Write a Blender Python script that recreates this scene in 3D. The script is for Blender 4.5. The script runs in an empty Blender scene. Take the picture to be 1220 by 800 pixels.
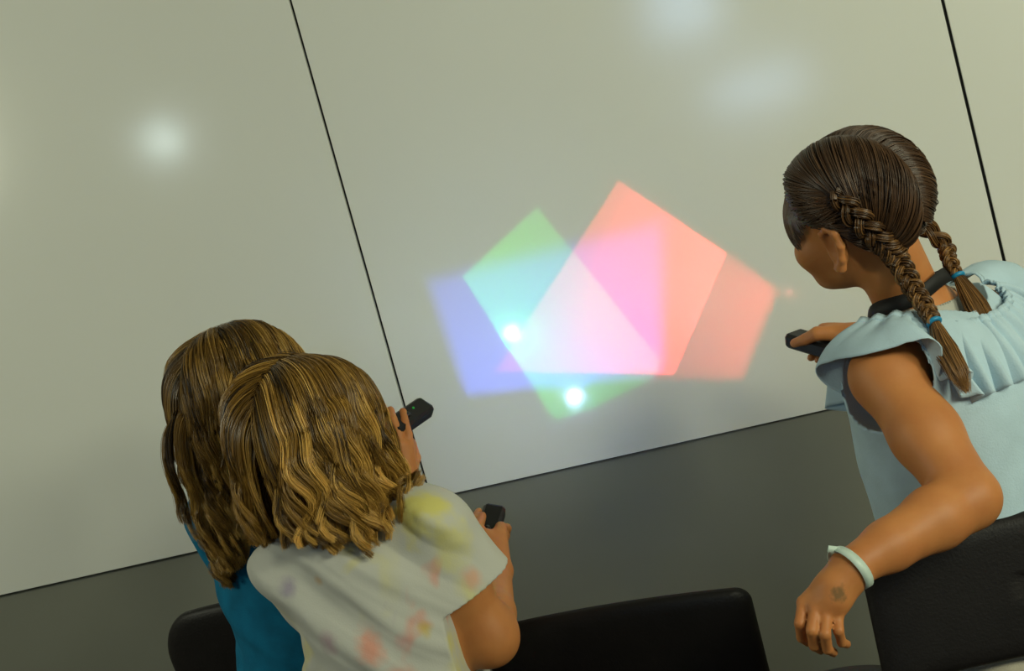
import bpy, bmesh, math, random
import numpy as np
from mathutils import Vector, Matrix

# ------------------------------------------------------------------ camera, light, exposure
S = bpy.context.scene
COL = S.collection
FPX, DIST, CAMZ = 1686.0, 2.8, 1.40
_n = np.array([333, -258, 1686.0]); _n /= np.linalg.norm(_n)
_v = np.array([4630, 17000, 1686.0]); _v -= _v.dot(_n) * _n; _v /= np.linalg.norm(_v)
_h = np.cross(_v, _n)
CM = np.array([_h, _n, -_v])                    # camera axes (right, down, forward) -> world
CC = np.array([0.0, -DIST, CAMZ])


def ray(px, py):
    return CM @ np.array([(px - 610) / FPX, (py - 400) / FPX, 1.0])


def P(px, py, z):
    """point seen at a pixel, z metres along the camera axis"""
    return CC + ray(px, py) * z


def W(px, py, y=0.0):
    """point of the board plane seen at a pixel"""
    d = ray(px, py)
    return CC + d * ((DIST + y) / d[1])


def cv(x, y, z):
    d = CM @ np.array([x, y, z], float)
    return d / np.linalg.norm(d)


cam = bpy.data.cameras.new('camera'); camo = bpy.data.objects.new('camera', cam); COL.objects.link(camo)
r_, d_, f_ = CM[:, 0], CM[:, 1], CM[:, 2]
camo.matrix_world = Matrix(((r_[0], -d_[0], -f_[0], CC[0]), (r_[1], -d_[1], -f_[1], CC[1]),
                            (r_[2], -d_[2], -f_[2], CC[2]), (0, 0, 0, 1)))
cam.sensor_width = 36; cam.lens = FPX / 1220 * 36; cam.clip_start = 0.05
S.camera = camo
S.view_settings.view_transform = 'Standard'; S.view_settings.look = 'None'
S.view_settings.gamma = 1; S.view_settings.use_curve_mapping = False
S.view_settings.exposure = -0.1
S.cycles.use_denoising = True
S.cycles.max_bounces = 6; S.cycles.diffuse_bounces = 4; S.cycles.glossy_bounces = 3
S.cycles.sample_clamp_indirect = 4.0
wd = bpy.data.worlds.new('world'); S.world = wd; wd.use_nodes = True
wd.node_tree.nodes['Background'].inputs[0].default_value = (0.5, 0.6, 0.7, 1)
wd.node_tree.nodes['Background'].inputs[1].default_value = 0.15


def area(name, loc, target, sx, sy, power, color):
    L = bpy.data.lights.new(name, 'AREA'); L.shape = 'RECTANGLE'; L.size = sx; L.size_y = sy
    L.energy = power; L.color = color
    o = bpy.data.objects.new(name, L); COL.objects.link(o); o.location = loc
    o.rotation_euler = (Vector(target) - Vector(loc)).to_track_quat('-Z', 'Y').to_euler()
    return o


area('side_lamp', (1.25, -2.75, 2.05), (0.3, 0, 1.3), 0.5, 0.4, 21, (0.98, 1.0, 0.73))
area('side_lamp', (2.4, -2.5, 2.0), (0.7, 0, 1.35), 0.7, 0.5, 46, (0.98, 1.0, 0.73))
area('side_lamp', (-3.5, -2.2, 2.25), (-1.6, 0, 1.2), 0.8, 0.5, 31, (0.98, 1.0, 0.75))


# ------------------------------------------------------------------ helpers
def link(o, parent=None):
    COL.objects.link(o)
    if parent is not None:
        o.parent = parent
    return o


def empty(name, loc=(0, 0, 0)):
    o = bpy.data.objects.new(name, None); o.empty_display_size = 0.05
    COL.objects.link(o); o.location = Vector([float(c) for c in loc])
    return o


def tag(o, label, cat, group=None):
    o['label'] = label; o['category'] = cat
    if group: o['group'] = group
    return o


def mesh_np(name, verts, faces, mat, parent=None, smooth=True, attr=None):
    """verts (N,3) world, faces (M,3|4) -> one object; parent's location is subtracted"""
    verts = np.asarray(verts, float)
    if parent is not None:
        off = np.zeros(3); q = parent
        while q is not None:
            off += np.array(q.location); q = q.parent
        verts = verts - off
    faces = np.asarray(faces, np.int32)
    me = bpy.data.meshes.new(name)
    k = faces.shape[1]
    me.vertices.add(len(verts)); me.vertices.foreach_set('co', verts.astype(np.float32).ravel())
    me.loops.add(faces.size); me.loops.foreach_set('vertex_index', faces.ravel())
    me.polygons.add(len(faces)); me.polygons.foreach_set('loop_start', np.arange(0, faces.size, k, dtype=np.int32))
    me.update(calc_edges=True)
    me.polygons.foreach_set('use_smooth', np.full(len(faces), smooth))
    if attr is not None:
        a = me.attributes.new('shade', 'FLOAT', 'POINT'); a.data.foreach_set('value', np.asarray(attr, np.float32))
    me.materials.append(mat); me.validate()
    o = bpy.data.objects.new(name, me)
    return link(o, parent)


def bm_obj(name, bm, mat, parent=None, smooth=False, bevel=0.0, seg=2):
    me = bpy.data.meshes.new(name); bm.normal_update(); bm.to_mesh(me); bm.free()
    for p in me.polygons: p.use_smooth = smooth
    me.materials.append(mat)
    o = bpy.data.objects.new(name, me); link(o, parent)
    if bevel:
        b = o.modifiers.new('bevel', 'BEVEL'); b.width = bevel; b.segments = seg; b.limit_method = 'ANGLE'
    return o


def bm_box(bm, lo, hi, mtx=None):
    c = [(lo[i] + hi[i]) / 2 for i in range(3)]; s = [hi[i] - lo[i] for i in range(3)]
    r = bmesh.ops.create_cube(bm, size=1)
    for v in r['verts']:
        v.co = Vector((v.co.x * s[0] + c[0], v.co.y * s[1] + c[1], v.co.z * s[2] + c[2]))
        if mtx is not None: v.co = mtx @ v.co
    return r['verts']


def tube_np(paths, rad, sides=3):
    """paths (N,n,3); rad (N,n) -> verts, quads"""
    paths = np.asarray(paths, float); N, n, _ = paths.shape
    T = np.gradient(paths, axis=1); T /= np.linalg.norm(T, axis=2, keepdims=True) + 1e-9
    ref = np.where(np.abs(T[:, :1, 2:3]) > 0.9, np.array([1.0, 0, 0]), np.array([0, 0, 1.0]))
    A = np.cross(T, np.broadcast_to(ref, T.shape)); A /= np.linalg.norm(A, axis=2, keepdims=True) + 1e-9
    B = np.cross(T, A)
    an = np.arange(sides) * 2 * np.pi / sides
    V = paths[:, :, None, :] + rad[:, :, None, None] * (A[:, :, None, :] * np.cos(an)[None, None, :, None]
                                                       + B[:, :, None, :] * np.sin(an)[None, None, :, None])
    V = V.reshape(-1, 3)
    i = np.arange(N)[:, None, None] * n * sides; j = np.arange(n - 1)[None, :, None] * sides; k = np.arange(sides)[None, None, :]
    a = i + j + k; b = i + j + (k + 1) % sides
    F = np.stack([a, b, b + sides, a + sides], -1).reshape(-1, 4)
    return V, F


def spline(pts, n):
    """Catmull-Rom through points -> n samples"""
    p = np.asarray(pts, float); p = np.vstack([2 * p[0] - p[1], p, 2 * p[-1] - p[-2]])
    m = len(p) - 3; out = []
    for t in np.linspace(0, m - 1e-6, n):
        i = int(t); u = t - i; a, b, c, d = p[i:i + 4]
        out.append(0.5 * (2 * b + (c - a) * u + (2 * a - 5 * b + 4 * c - d) * u * u + (3 * b - a - 3 * c + d) * u ** 3))
    return np.array(out)


# ------------------------------------------------------------------ materials
def nmat(name):
    m = bpy.data.materials.new(name); m.use_nodes = True
    nt = m.node_tree; return m, nt, nt.nodes['Principled BSDF']


def mat(name, col, rough=0.5, spec=0.5, noise=0.0, nscale=30, bump=0.0, bscale=200, sss=0.0):
    m, nt, b = nmat(name)
    b.inputs['Base Color'].default_value = (*col, 1); b.inputs['Roughness'].default_value = rough
    b.inputs['Specular IOR Level'].default_value = spec
    tc = nt.nodes.new('ShaderNodeTexCoord')
    if noise:
        t = nt.nodes.new('ShaderNodeTexNoise'); t.inputs['Scale'].default_value = nscale; t.inputs['Detail'].default_value = 4
        r = nt.nodes.new('ShaderNodeValToRGB')
        r.color_ramp.elements[0].position = 0.3; r.color_ramp.elements[1].position = 0.7
        r.color_ramp.elements[0].color = (*[c * (1 - noise) for c in col], 1)
        r.color_ramp.elements[1].color = (*[min(1, c * (1 + noise)) for c in col], 1)
        nt.links.new(tc.outputs['Object'], t.inputs['Vector']); nt.links.new(t.outputs['Fac'], r.inputs['Fac'])
        nt.links.new(r.outputs['Color'], b.inputs['Base Color'])
    if bump:
        t = nt.nodes.new('ShaderNodeTexNoise'); t.inputs['Scale'].default_value = bscale; t.inputs['Detail'].default_value = 3
        u = nt.nodes.new('ShaderNodeBump'); u.inputs['Strength'].default_value = bump; u.inputs['Distance'].default_value = 0.002
        nt.links.new(tc.outputs['Object'], t.inputs['Vector']); nt.links.new(t.outputs['Fac'], u.inputs['Height'])
        nt.links.new(u.outputs['Normal'], b.inputs['Normal'])
    if sss:
        b.inputs['Subsurface Weight'].default_value = sss; b.inputs['Subsurface Radius'].default_value = (1, 0.35, 0.2)
        b.inputs['Subsurface Scale'].default_value = 0.006
    return m


def emit(name, col, strength):
    m, nt, b = nmat(name)
    b.inputs['Base Color'].default_value = (0, 0, 0, 1)
    b.inputs['Emission Color'].default_value = (*col, 1); b.inputs['Emission Strength'].default_value = strength
    m.cycles.emission_sampling = 'FRONT_BACK'
    return m


M_BOARD = mat('gloss_white_board', (0.70, 0.71, 0.66), 0.13, 0.5, noise=0.025, nscale=1.2)
M_WALL = mat('grey_wall_paint', (0.19, 0.195, 0.16), 0.7, 0.25, noise=0.05, nscale=3, bump=0.1, bscale=150)
M_ROOM = mat('room_wall_paint', (0.26, 0.25, 0.22), 0.8, 0.2, noise=0.04, nscale=3)
M_CEIL = mat('ceiling_tile', (0.42, 0.42, 0.39), 0.9, 0.1, noise=0.04, nscale=8)
M_FLOOR = mat('grey_carpet', (0.11, 0.10, 0.085), 0.95, 0.1, noise=0.3, nscale=60, bump=0.6, bscale=300)
M_SEAM = mat('dark_seam', (0.012, 0.012, 0.012), 0.6, 0.2)
M_BLACK = mat('black_plastic', (0.006, 0.006, 0.0065), 0.45, 0.35, noise=0.2, nscale=80, bump=0.05, bscale=400)
M_BLACKIN = mat('matt_black', (0.003, 0.003, 0.003), 0.9, 0.05)
M_CHAIR = mat('black_leatherette', (0.009, 0.0075, 0.0075), 0.5, 0.3, noise=0.15, nscale=20, bump=0.25, bscale=260)
M_CHROME = mat('dark_metal', (0.05, 0.05, 0.05), 0.35, 0.5)
M_CHROME.node_tree.nodes['Principled BSDF'].inputs['Metallic'].default_value = 0.9

# ------------------------------------------------------------------ the room
X0, X1, Y0, ZC = -4.2, 3.0, -5.2, 2.8


def slab(name, lo, hi, m):
    bm = bmesh.new(); bm_box(bm, lo, hi); o = bm_obj(name, bm, m); o['kind'] = 'structure'; return o


slab('wall_back', (X0 - .1, 0.014, 0), (X1 + .1, 0.12, ZC), M_WALL)
slab('wall_left', (X0 - .1, Y0, 0), (X0, 0.014, ZC), M_ROOM)
slab('wall_right', (X1, Y0, 0), (X1 + .1, 0.014, ZC), M_ROOM)
slab('floor', (X0 - .1, Y0 - .1, -0.1), (X1 + .1, 0.12, 0), M_FLOOR)
slab('ceiling', (X0 - .1, Y0 - .1, ZC), (X1 + .1, 0.12, ZC + .1), M_CEIL)
# rear wall with two bright windows (only their blurred reflections reach the board)
WINS = [(-0.42, 0.14, 1.52, 1.72), (-0.62, -0.22, 1.98, 2.35)]
bm = bmesh.new()
xs = [X0 - .1, -0.62, -0.42, -0.22, 0.14, X1 + .1]; zs = [0, 1.52, 1.72, 1.98, 2.35, ZC]
for i in range(5):
    for k in range(5):
        cx, cz = (xs[i] + xs[i + 1]) / 2, (zs[k] + zs[k + 1]) / 2
        if any(a < cx < b and c < cz < d for a, b, c, d in WINS): continue
        bm_box(bm, (xs[i], Y0 - .1, zs[k]), (xs[i + 1], Y0, zs[k + 1]))
bmesh.ops.remove_doubles(bm, verts=bm.verts, dist=1e-5)
bm_obj('wall_rear', bm, M_ROOM)['kind'] = 'structure'
M_SKYPANE = emit('daylit_window_pane', (0.45, 0.68, 1.0), 13.0)
M_FRAME = mat('window_frame_paint', (0.5, 0.5, 0.48), 0.5)
for q, (a, b, c, d) in enumerate(WINS):
    bm = bmesh.new(); t = 0.025
    bm_box(bm, (a, Y0 - .06, c), (b, Y0 - .02, c + t)); bm_box(bm, (a, Y0 - .06, d - t), (b, Y0 - .02, d))
    bm_box(bm, (a, Y0 - .06, c + t), (a + t, Y0 - .02, d - t)); bm_box(bm, (b - t, Y0 - .06, c + t), (b, Y0 - .02, d - t))
    w = bm_obj('window_%d' % (q + 1), bm, M_FRAME); w['kind'] = 'structure'
    bm = bmesh.new(); bm_box(bm, (a + t, Y0 - .05, c + t), (b - t, Y0 - .04, d - t)); bm_obj('pane', bm, M_SKYPANE, w)

# glossy board panels, 4 ft wide, a dark joint between them
ZB, ZT, GAP = 0.832, 2.56, 0.006
SEAMS = [-2.130, -0.906, 0.318, 1.542]
LABS = ['left glossy whiteboard panel behind the long-haired child in blue',
        'middle glossy whiteboard panel with the overlapping coloured light shapes on it',
        'right glossy whiteboard panel behind the braided child\'s far shoulder']
for i in range(3):
    bm = bmesh.new(); bm_box(bm, (SEAMS[i] + GAP / 2, 0, ZB), (SEAMS[i + 1] - GAP / 2, 0.012, ZT))
    tag(bm_obj('whiteboard_panel', bm, M_BOARD, bevel=0.0012), LABS[i], 'whiteboard', 'whiteboard panels on the wall')
for i, x in enumerate(SEAMS):
    slab('trim_%d' % (i + 1), (x - GAP / 2, 0.009, ZB), (x + GAP / 2, 0.014, ZT), M_SEAM)
slab('trim_5', (SEAMS[0], 0.006, ZB - 0.002), (SEAMS[3], 0.014, ZB), mat('painted_edge_shadow', (0.05, 0.05, 0.045), 0.6))  # dark strip standing in for the thin shadow line under the panels
slab('baseboard_back', (X0, -0.0, 0), (X1, 0.014, 0.09), mat('dark_baseboard', (0.03, 0.03, 0.03), 0.6))

# globe lamp whose blurred reflection is the white spot on the left panel
gp = W(195, 168); gd = gp - CC; gd = np.array([gd[0], -gd[1], gd[2]]); gd /= np.linalg.norm(gd)
gl = gp + gd * 3.1
go = tag(empty('pendant_lamp', (gl[0], gl[1], ZC)), 'round white glass pendant lamp hanging from the ceiling behind the camera', 'lamp')
bm = bmesh.new(); bmesh.ops.create_uvsphere(bm, u_segments=32, v_segments=16, radius=0.062)
for v in bm.verts: v.co.z += gl[2] - ZC
bm_obj('lamp_globe', bm, emit('lit_lamp_glass', (0.80, 1.0, 0.97), 30.0), go, True)
bm = bmesh.new(); bmesh.ops.create_cone(bm, segments=12, radius1=0.006, radius2=0.006, depth=ZC - gl[2] - 0.05, cap_ends=True)
for v in bm.verts: v.co.z += -(ZC - gl[2] - 0.05) / 2
bm_obj('lamp_rod', bm, M_CHROME, go)

# ------------------------------------------------------------------ hand-held light boxes
def basis(axis, upish):
    a = axis / np.linalg.norm(axis); u = upish - a * upish.dot(a); u /= np.linalg.norm(u)
    return np.cross(a, u), u, a          # side, up, axis


def led_point(px, glint):
    """depth of an added glint disc at pixel px whose mirror image in the board is seen at pixel glint"""
    best = None
    g = ray(*glint); g = g / np.linalg.norm(g)
    for z in np.linspace(1.9, 2.75, 851):
        q = P(px[0], px[1], z); m = np.array([q[0], -q[1], q[2]]) - CC; m /= np.linalg.norm(m)
        e = -m.dot(g)
        if best is None or e < best[0]: best = (e, q)
    return best[1]


def light_box(label, front, aim, upish, cells, led_col, led_str, led_r, size=(0.038, 0.027, 0.105), dot=None, led_x=-0.012, fall=('Quadratic', 1.0)):
    """front: centre of the front face; cells: list of (polygon on board, watts, colour, radius)"""
    w, hgt, ln = size
    s, u, a = basis(aim - front, upish)
    root = tag(empty('light_box', front - a * ln), label, 'light box', 'black hand-held light boxes')

    def G(x, y, z): return front + s * x + u * y + a * z

    def prof(k, z, c):
        x, y = w / 2 - k, hgt / 2 - k
        return [G(*q) for q in ((x, y - c, z), (x - c, y, z), (-x + c, y, z), (-x, y - c, z), (-x, -y + c, z), (-x + c, -y, z), (x - c, -y, z), (x, -y + c, z))]
    loops = [prof(0.005, -ln, 0.004), prof(0.0, -ln + 0.006, 0.005), prof(0.0, -0.004, 0.005), prof(0.0015, 0.0, 0.005), prof(0.003, 0, 0.004), prof(0.003, -0.03, 0.004)]
    V = np.array(loops).reshape(-1, 3); F = []
    for i in range(len(loops) - 1):
        for k in range(8):
            F.append([i * 8 + k, i * 8 + (k + 1) % 8, i * 8 + 8 + (k + 1) % 8, i * 8 + 8 + k])
    for b0 in (0, 40):
        F += [[b0, b0 + 1, b0 + 2, b0 + 3], [b0, b0 + 3, b0 + 4, b0 + 7], [b0 + 4, b0 + 5, b0 + 6, b0 + 7]]
    mesh_np('case', V, F, M_BLACK, root, smooth=False)
    nC = len(cells); cw = (w - 0.0062) / nC
    if nC > 1:
        for i in range(1, nC):
            x = -w / 2 + 0.0031 + cw * i
            V = np.array([G(x - .0004, hgt / 2 - .003, -.0012), G(x - .0004, -hgt / 2 + .003, -.0012), G(x - .0004, -hgt / 2 + .003, -.03), G(x - .0004, hgt / 2 - .003, -.03),
                          G(x + .0004, hgt / 2 - .003, -.0012), G(x + .0004, -hgt / 2 + .003, -.0012), G(x + .0004, -hgt / 2 + .003, -.03), G(x + .0004, hgt / 2 - .003, -.03)])
            mesh_np('divider', V, [[0, 1, 2, 3], [7, 6, 5, 4], [0, 4, 5, 1], [3, 2, 6, 7]], M_BLACKIN, root, smooth=False)
    E_ = 0.011
    for i, (poly, watts, colr, rad) in enumerate(cells):
        cx = -w / 2 + 0.0031 + cw * (i + .5)
        lx, ly = cx, 0.0
        # lamp position shifted so that its window stays centred in its cell
        for _ in range(6):
            L = G(lx, ly, -0.001 - E_)
            pts = []
            for q in poly:
                d = np.asarray(q) - L; t = E_ / d.dot(a); h = L + d * t - front
                pts.append((h.dot(s), h.dot(u)))
            pc = np.mean(pts, axis=0); lx += cx - pc[0]; ly += 0 - pc[1]
        L = G(lx, ly, -0.001 - E_)
        pts = []
        for q in poly:
            d = np.asarray(q) - L; t = E_ / d.dot(a); h = L + d * t - front
            pts.append((h.dot(s), h.dot(u)))
        pts = np.array(pts); pc = pts.mean(0)
        hx, hy = cw / 2, hgt / 2 - 0.003
        rect = np.array([(hx, hy), (-hx, hy), (-hx, -hy), (hx, -hy)]) + [cx, 0] - pc
        ang = sorted([math.atan2(*(p - pc)[::-1]) for p in pts] + [math.atan2(r[1], r[0]) for r in rect])

        def hit(poly2, th):
            d = np.array([math.cos(th), math.sin(th)]); best = 0
            for k in range(len(poly2)):
                p, q = poly2[k], poly2[(k + 1) % len(poly2)]; e = q - p
                den = d[0] * e[1] - d[1] * e[0]
                if abs(den) < 1e-14: continue
                t = (p[0] * e[1] - p[1] * e[0]) / den; uu = (p[0] * d[1] - p[1] * d[0]) / den
                if t > 0 and -1e-6 <= uu <= 1 + 1e-6: best = max(best, t)
            return d * best + pc
        inn = [hit(pts - pc, t) for t in ang]; out = [hit(rect, t) for t in ang]
        m = len(ang)
        V = np.array([G(p[0], p[1], -0.001) for p in inn] + [G(p[0], p[1], -0.001) for p in out])
        F = [[k, (k + 1) % m, m + (k + 1) % m, m + k] for k in range(m)]
        mesh_np('mask_plate', V, F, M_BLACKIN, root, smooth=False)
        ld = bpy.data.lights.new('lamp', 'POINT'); ld.energy = watts; ld.color = colr; ld.shadow_soft_size = rad
        ld.use_nodes = True; ln_ = ld.node_tree; fo = ln_.nodes.new('ShaderNodeLightFalloff'); fo.inputs[0].default_value = fall[1]
        ln_.links.new(fo.outputs[fall[0]], ln_.nodes['Emission'].inputs['Strength'])
        lo = bpy.data.objects.new('lamp', ld); link(lo, root); lo.location = Vector(L - np.array(root.location))
        ld.use_shadow = True
    bm = bmesh.new(); bmesh.ops.create_circle(bm, cap_ends=True, segments=20, radius=led_r)
    bmesh.ops.reverse_faces(bm, faces=bm.faces)
    RL = Matrix([[s[k], u[k], a[k]] for k in range(3)])
    for v in bm.verts: v.co = RL @ v.co + Vector(G(led_x, hgt / 2 - 0.0032 - led_r, -0.0006) - np.array(root.location))
    bm_obj('added_glint_disc', bm, emit('led_%s' % label[:12], led_col, led_str), root, True)  # glowing disc added to the front face so its reflection makes the board glint
    # push button on the broad face
    bm = bmesh.new(); bmesh.ops.create_cone(bm, segments=16, radius1=0.006, radius2=0.005, depth=0.003, cap_ends=True)
    R = Matrix([[s[k], a[k], u[k]] for k in range(3)])
    for v in bm.verts: v.co = R @ v.co + Vector(G(0, hgt / 2 + 0.001, -ln * 0.55) - np.array(root.location))
    bm_obj('button', bm, M_CHROME, root, True)
    if dot is not None:
        bm = bmesh.new(); bmesh.ops.create_uvsphere(bm, u_segments=12, v_segments=6, radius=0.0022)
        for v in bm.verts: v.co += Vector(G(*dot) - np.array(root.location))
        o = bm_obj('status_light', bm, emit('green_dot', (0.02, 0.5, 0.05), 0.5), root, True)
    return root, s, u, a


px_poly = lambda L: [W(x, y) for x, y in L]
GREEN = px_poly([(640, 247), (789, 432), (778, 452), (702, 489), (664, 500), (655, 493), (551, 330)])
BLUE = px_poly([(510, 335), (789, 266), (789, 436), (782, 446), (556, 471)])
RED = px_poly([(737, 215), (866, 302), (803, 447), (590, 443)])
REDSOFT = px_poly([(742, 216), (925, 345), (884, 450), (640, 448)])

L1 = led_point((506, 481), (610, 395)); L2 = led_point((589, 603), (693, 477))
T1F = L1 - np.array([0, 0.002, 0.006]); T2F = L2 - np.array([0, 0.002, 0.006])
T3F = P(945, 403, 2.47)
up_cam = CM @ np.array([-0.1, -0.5, -1.0])
t1 = light_box('black light box with a green dot, held up by the long-haired child in blue', T1F, W(672, 372) + np.array([0, 0.02, 0.0]), up_cam,
               [(GREEN, 4.6, (0.02, 1.0, 0.10), 0.00008)], (0.65, 1.0, 0.92), 900, 0.0052, dot=(-0.004, 0.0140, -0.036))
t2 = light_box('black light box held low in both hands of the tie-dye shirt child', T2F, W(665, 372), up_cam,
               [(BLUE, 13, (0.03, 0.08, 1.0), 0.00035)], (0.40, 0.55, 1.0), 1700, 0.0058)
t3 = light_box('black light box in the right hand of the braided child', T3F, W(770, 352), np.array([0, 0, 1.0]),
               [(RED, 13, (1.0, 0.055, 0.045), 0.00006), (REDSOFT, 3.8, (1.0, 0.05, 0.04), 0.0005)], (1.0, 0.2, 0.15), 160, 0.003, size=(0.040, 0.027, 0.105), fall=('Quadratic', 1.0))


# ------------------------------------------------------------------ chairs
def back_panel(w, z0, z1, rc, crown, curve, taper, T):
    """rounded, curved, slightly pillowed back; returns verts/faces in chair space (x across, y towards the seat front, z up)"""
    out = []; H = z1 - z0; n = 14
    for cx, cz, a0 in ((1, 1, 0), (-1, 1, 90), (-1, -1, 180), (1, -1, 270)):
        r = rc if cz > 0 else rc * .8
        for q in np.linspace(a0, a0 + 90, n):
            out.append((cx * (w / 2 - r) + r * math.cos(math.radians(q)), cz * (H / 2 - r) + r * math.sin(math.radians(q))))
    o2 = []
    for i in range(len(out)):
        p, q = np.array(out[i]), np.array(out[(i + 1) % len(out)]); m = max(1, int(np.linalg.norm(q - p) / .02))
        o2 += [p + (q - p) * t for t in np.arange(m) / m]
    O = np.array(o2); m = len(O); rings = np.array([.02, .25, .5, .7, .85, .93, .97, .99, 1.0])
    V, F = [], []
    for sgn in (1, -1):
        for s in rings:
            x, z = O[:, 0] * s, O[:, 1] * s; t = T / 2 * (1 - s ** 14) ** .5
            xx = x * (1 - taper * (.5 - z / H)); zz = z + crown * (1 - (2 * x / w) ** 2) * (z / H + .5)
            yy = curve * (2 * x / w) ** 2 + sgn * t - (zz) * .10
            V.append(np.stack([xx, yy, zz + (z0 + z1) / 2], 1))
    V = np.concatenate(V); R = len(rings)
    for side in (0, 1):
        b = side * R * m
        for i in range(R - 1):
            for j in range(m):
                f = [b + i * m + j, b + i * m + (j + 1) % m, b + (i + 1) * m + (j + 1) % m, b + (i + 1) * m + j]
                F.append(f[::-1] if side == 0 else f)
        c = len(V); V = np.vstack([V, V[b:b + m].mean(0)])
        for j in range(m): F.append([b + j, b + (j + 1) % m, c, c][::1 if side else -1])
    F = [f for f in F]
    return V, F


def chair(label, top, yaw, ztop, zbot, w, rc, crown, curve, taper, sd=.45, sup=1, sw=.22):
    """top: world point under the middle of the top edge; yaw: seat direction about z"""
    root = tag(empty('chair', (top[0], top[1], 0)), label, 'chair', 'black chairs at the wall')
    c, s = math.cos(yaw), math.sin(yaw); Rz = np.array([[c, -s, 0], [s, c, 0], [0, 0, 1]])
    base = np.array([top[0], top[1], 0]); tw = lambda V: np.asarray(V) @ Rz.T + base
    V, F = back_panel(w, zbot, ztop - crown, rc, crown, curve, taper, .034)
    tri = []
    for f in F:
        q = list(dict.fromkeys(f))
        tri += [q] if len(q) == 3 else [[q[0], q[1], q[2]], [q[0], q[2], q[3]]]
    mesh_np('backrest', tw(V), tri, M_CHAIR, root)
    bm = bmesh.new(); bm_box(bm, (-sw, .05, .42), (sw, sd, .475))
    o = bm_obj('seat', bm, M_CHAIR, root, True, .022, 4)
    o.rotation_euler = (0, 0, yaw)
    for x in (-w * .35, w * .35):
        yb = -(zbot - (zbot + ztop) / 2) * .10
        V, F = tube_np(spline([(x, .10, .43), (x, .05, .47), (x, yb + .026 * sup, zbot + .01), (x, .022 * sup, (zbot + ztop) / 2)], 16)[None], np.full((1, 16), .009), 8)
        mesh_np('back_support', tw(V), F, M_CHROME, root)
    for x in (-sw + .02, sw - .02):
        for y in (.07, sd - .02):
            V, F = tube_np(np.array([(x * .92, y, .425), (x * 1.02, y + (.03 if y > .2 else -.04), .0)])[None], np.full((1, 2), .011), 10)
            mesh_np('leg', tw(V), F, M_CHROME, root)
    return root


chair('black chair with a wide squarish back, standing in the middle below the coloured shapes', P(722, 716, 2.24), math.radians(-6), P(722, 716, 2.24)[2], .40, .455, .022, .016, .02, .05, .34, sw=.14)
chair('black chair with round-cornered back, left of the child in blue', P(282, 712, 2.63), math.radians(-4), P(282, 712, 2.63)[2], .54, .37, .085, .018, .02, .06, .27, sw=.17)
chair('black chair at the right edge, under the braided child\'s bent arm', P(1232, 607, 1.815), math.radians(183), P(1232, 607, 1.815)[2], P(1200, 800, 1.80)[2], .46, .025, .006, .012, -.03, sup=-1)
# stool under the hanging hand
c0 = P(985, 790, 2.08); zt = c0[2]; cs = np.array([c0[0] + .015, c0[1] - .125, 0])
root = tag(empty('stool', cs), 'round black stool seat, just showing below the braided child\'s hanging hand', 'stool')
prof = [(0, zt), (.08, zt), (.105, zt - .003), (.119, zt - .012), (.125, zt - .028), (.12, zt - .045), (.09, zt - .05), (0, zt - .05)]
an = np.linspace(0, 2 * np.pi, 48, endpoint=False)
V = np.array([[cs[0] + r * math.cos(a), cs[1] + r * math.sin(a), z] for r, z in prof for a in an]); F = [[i * 48 + j, i * 48 + (j + 1) % 48, i * 48 + 48 + (j + 1) % 48, i * 48 + 48 + j][::-1] for i in range(len(prof) - 1) for j in range(48)]
mesh_np('seat', V, F, M_CHAIR, root)
for q in range(4):
    a = q * math.pi / 2 + .5; V, F = tube_np(np.array([(cs[0] + .08 * math.cos(a), cs[1] + .08 * math.sin(a), zt - .048), (cs[0] + .13 * math.cos(a), cs[1] + .13 * math.sin(a), 0)])[None], np.full((1, 2), .011), 10)
    mesh_np('leg', V, F, M_CHROME, root)


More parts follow.
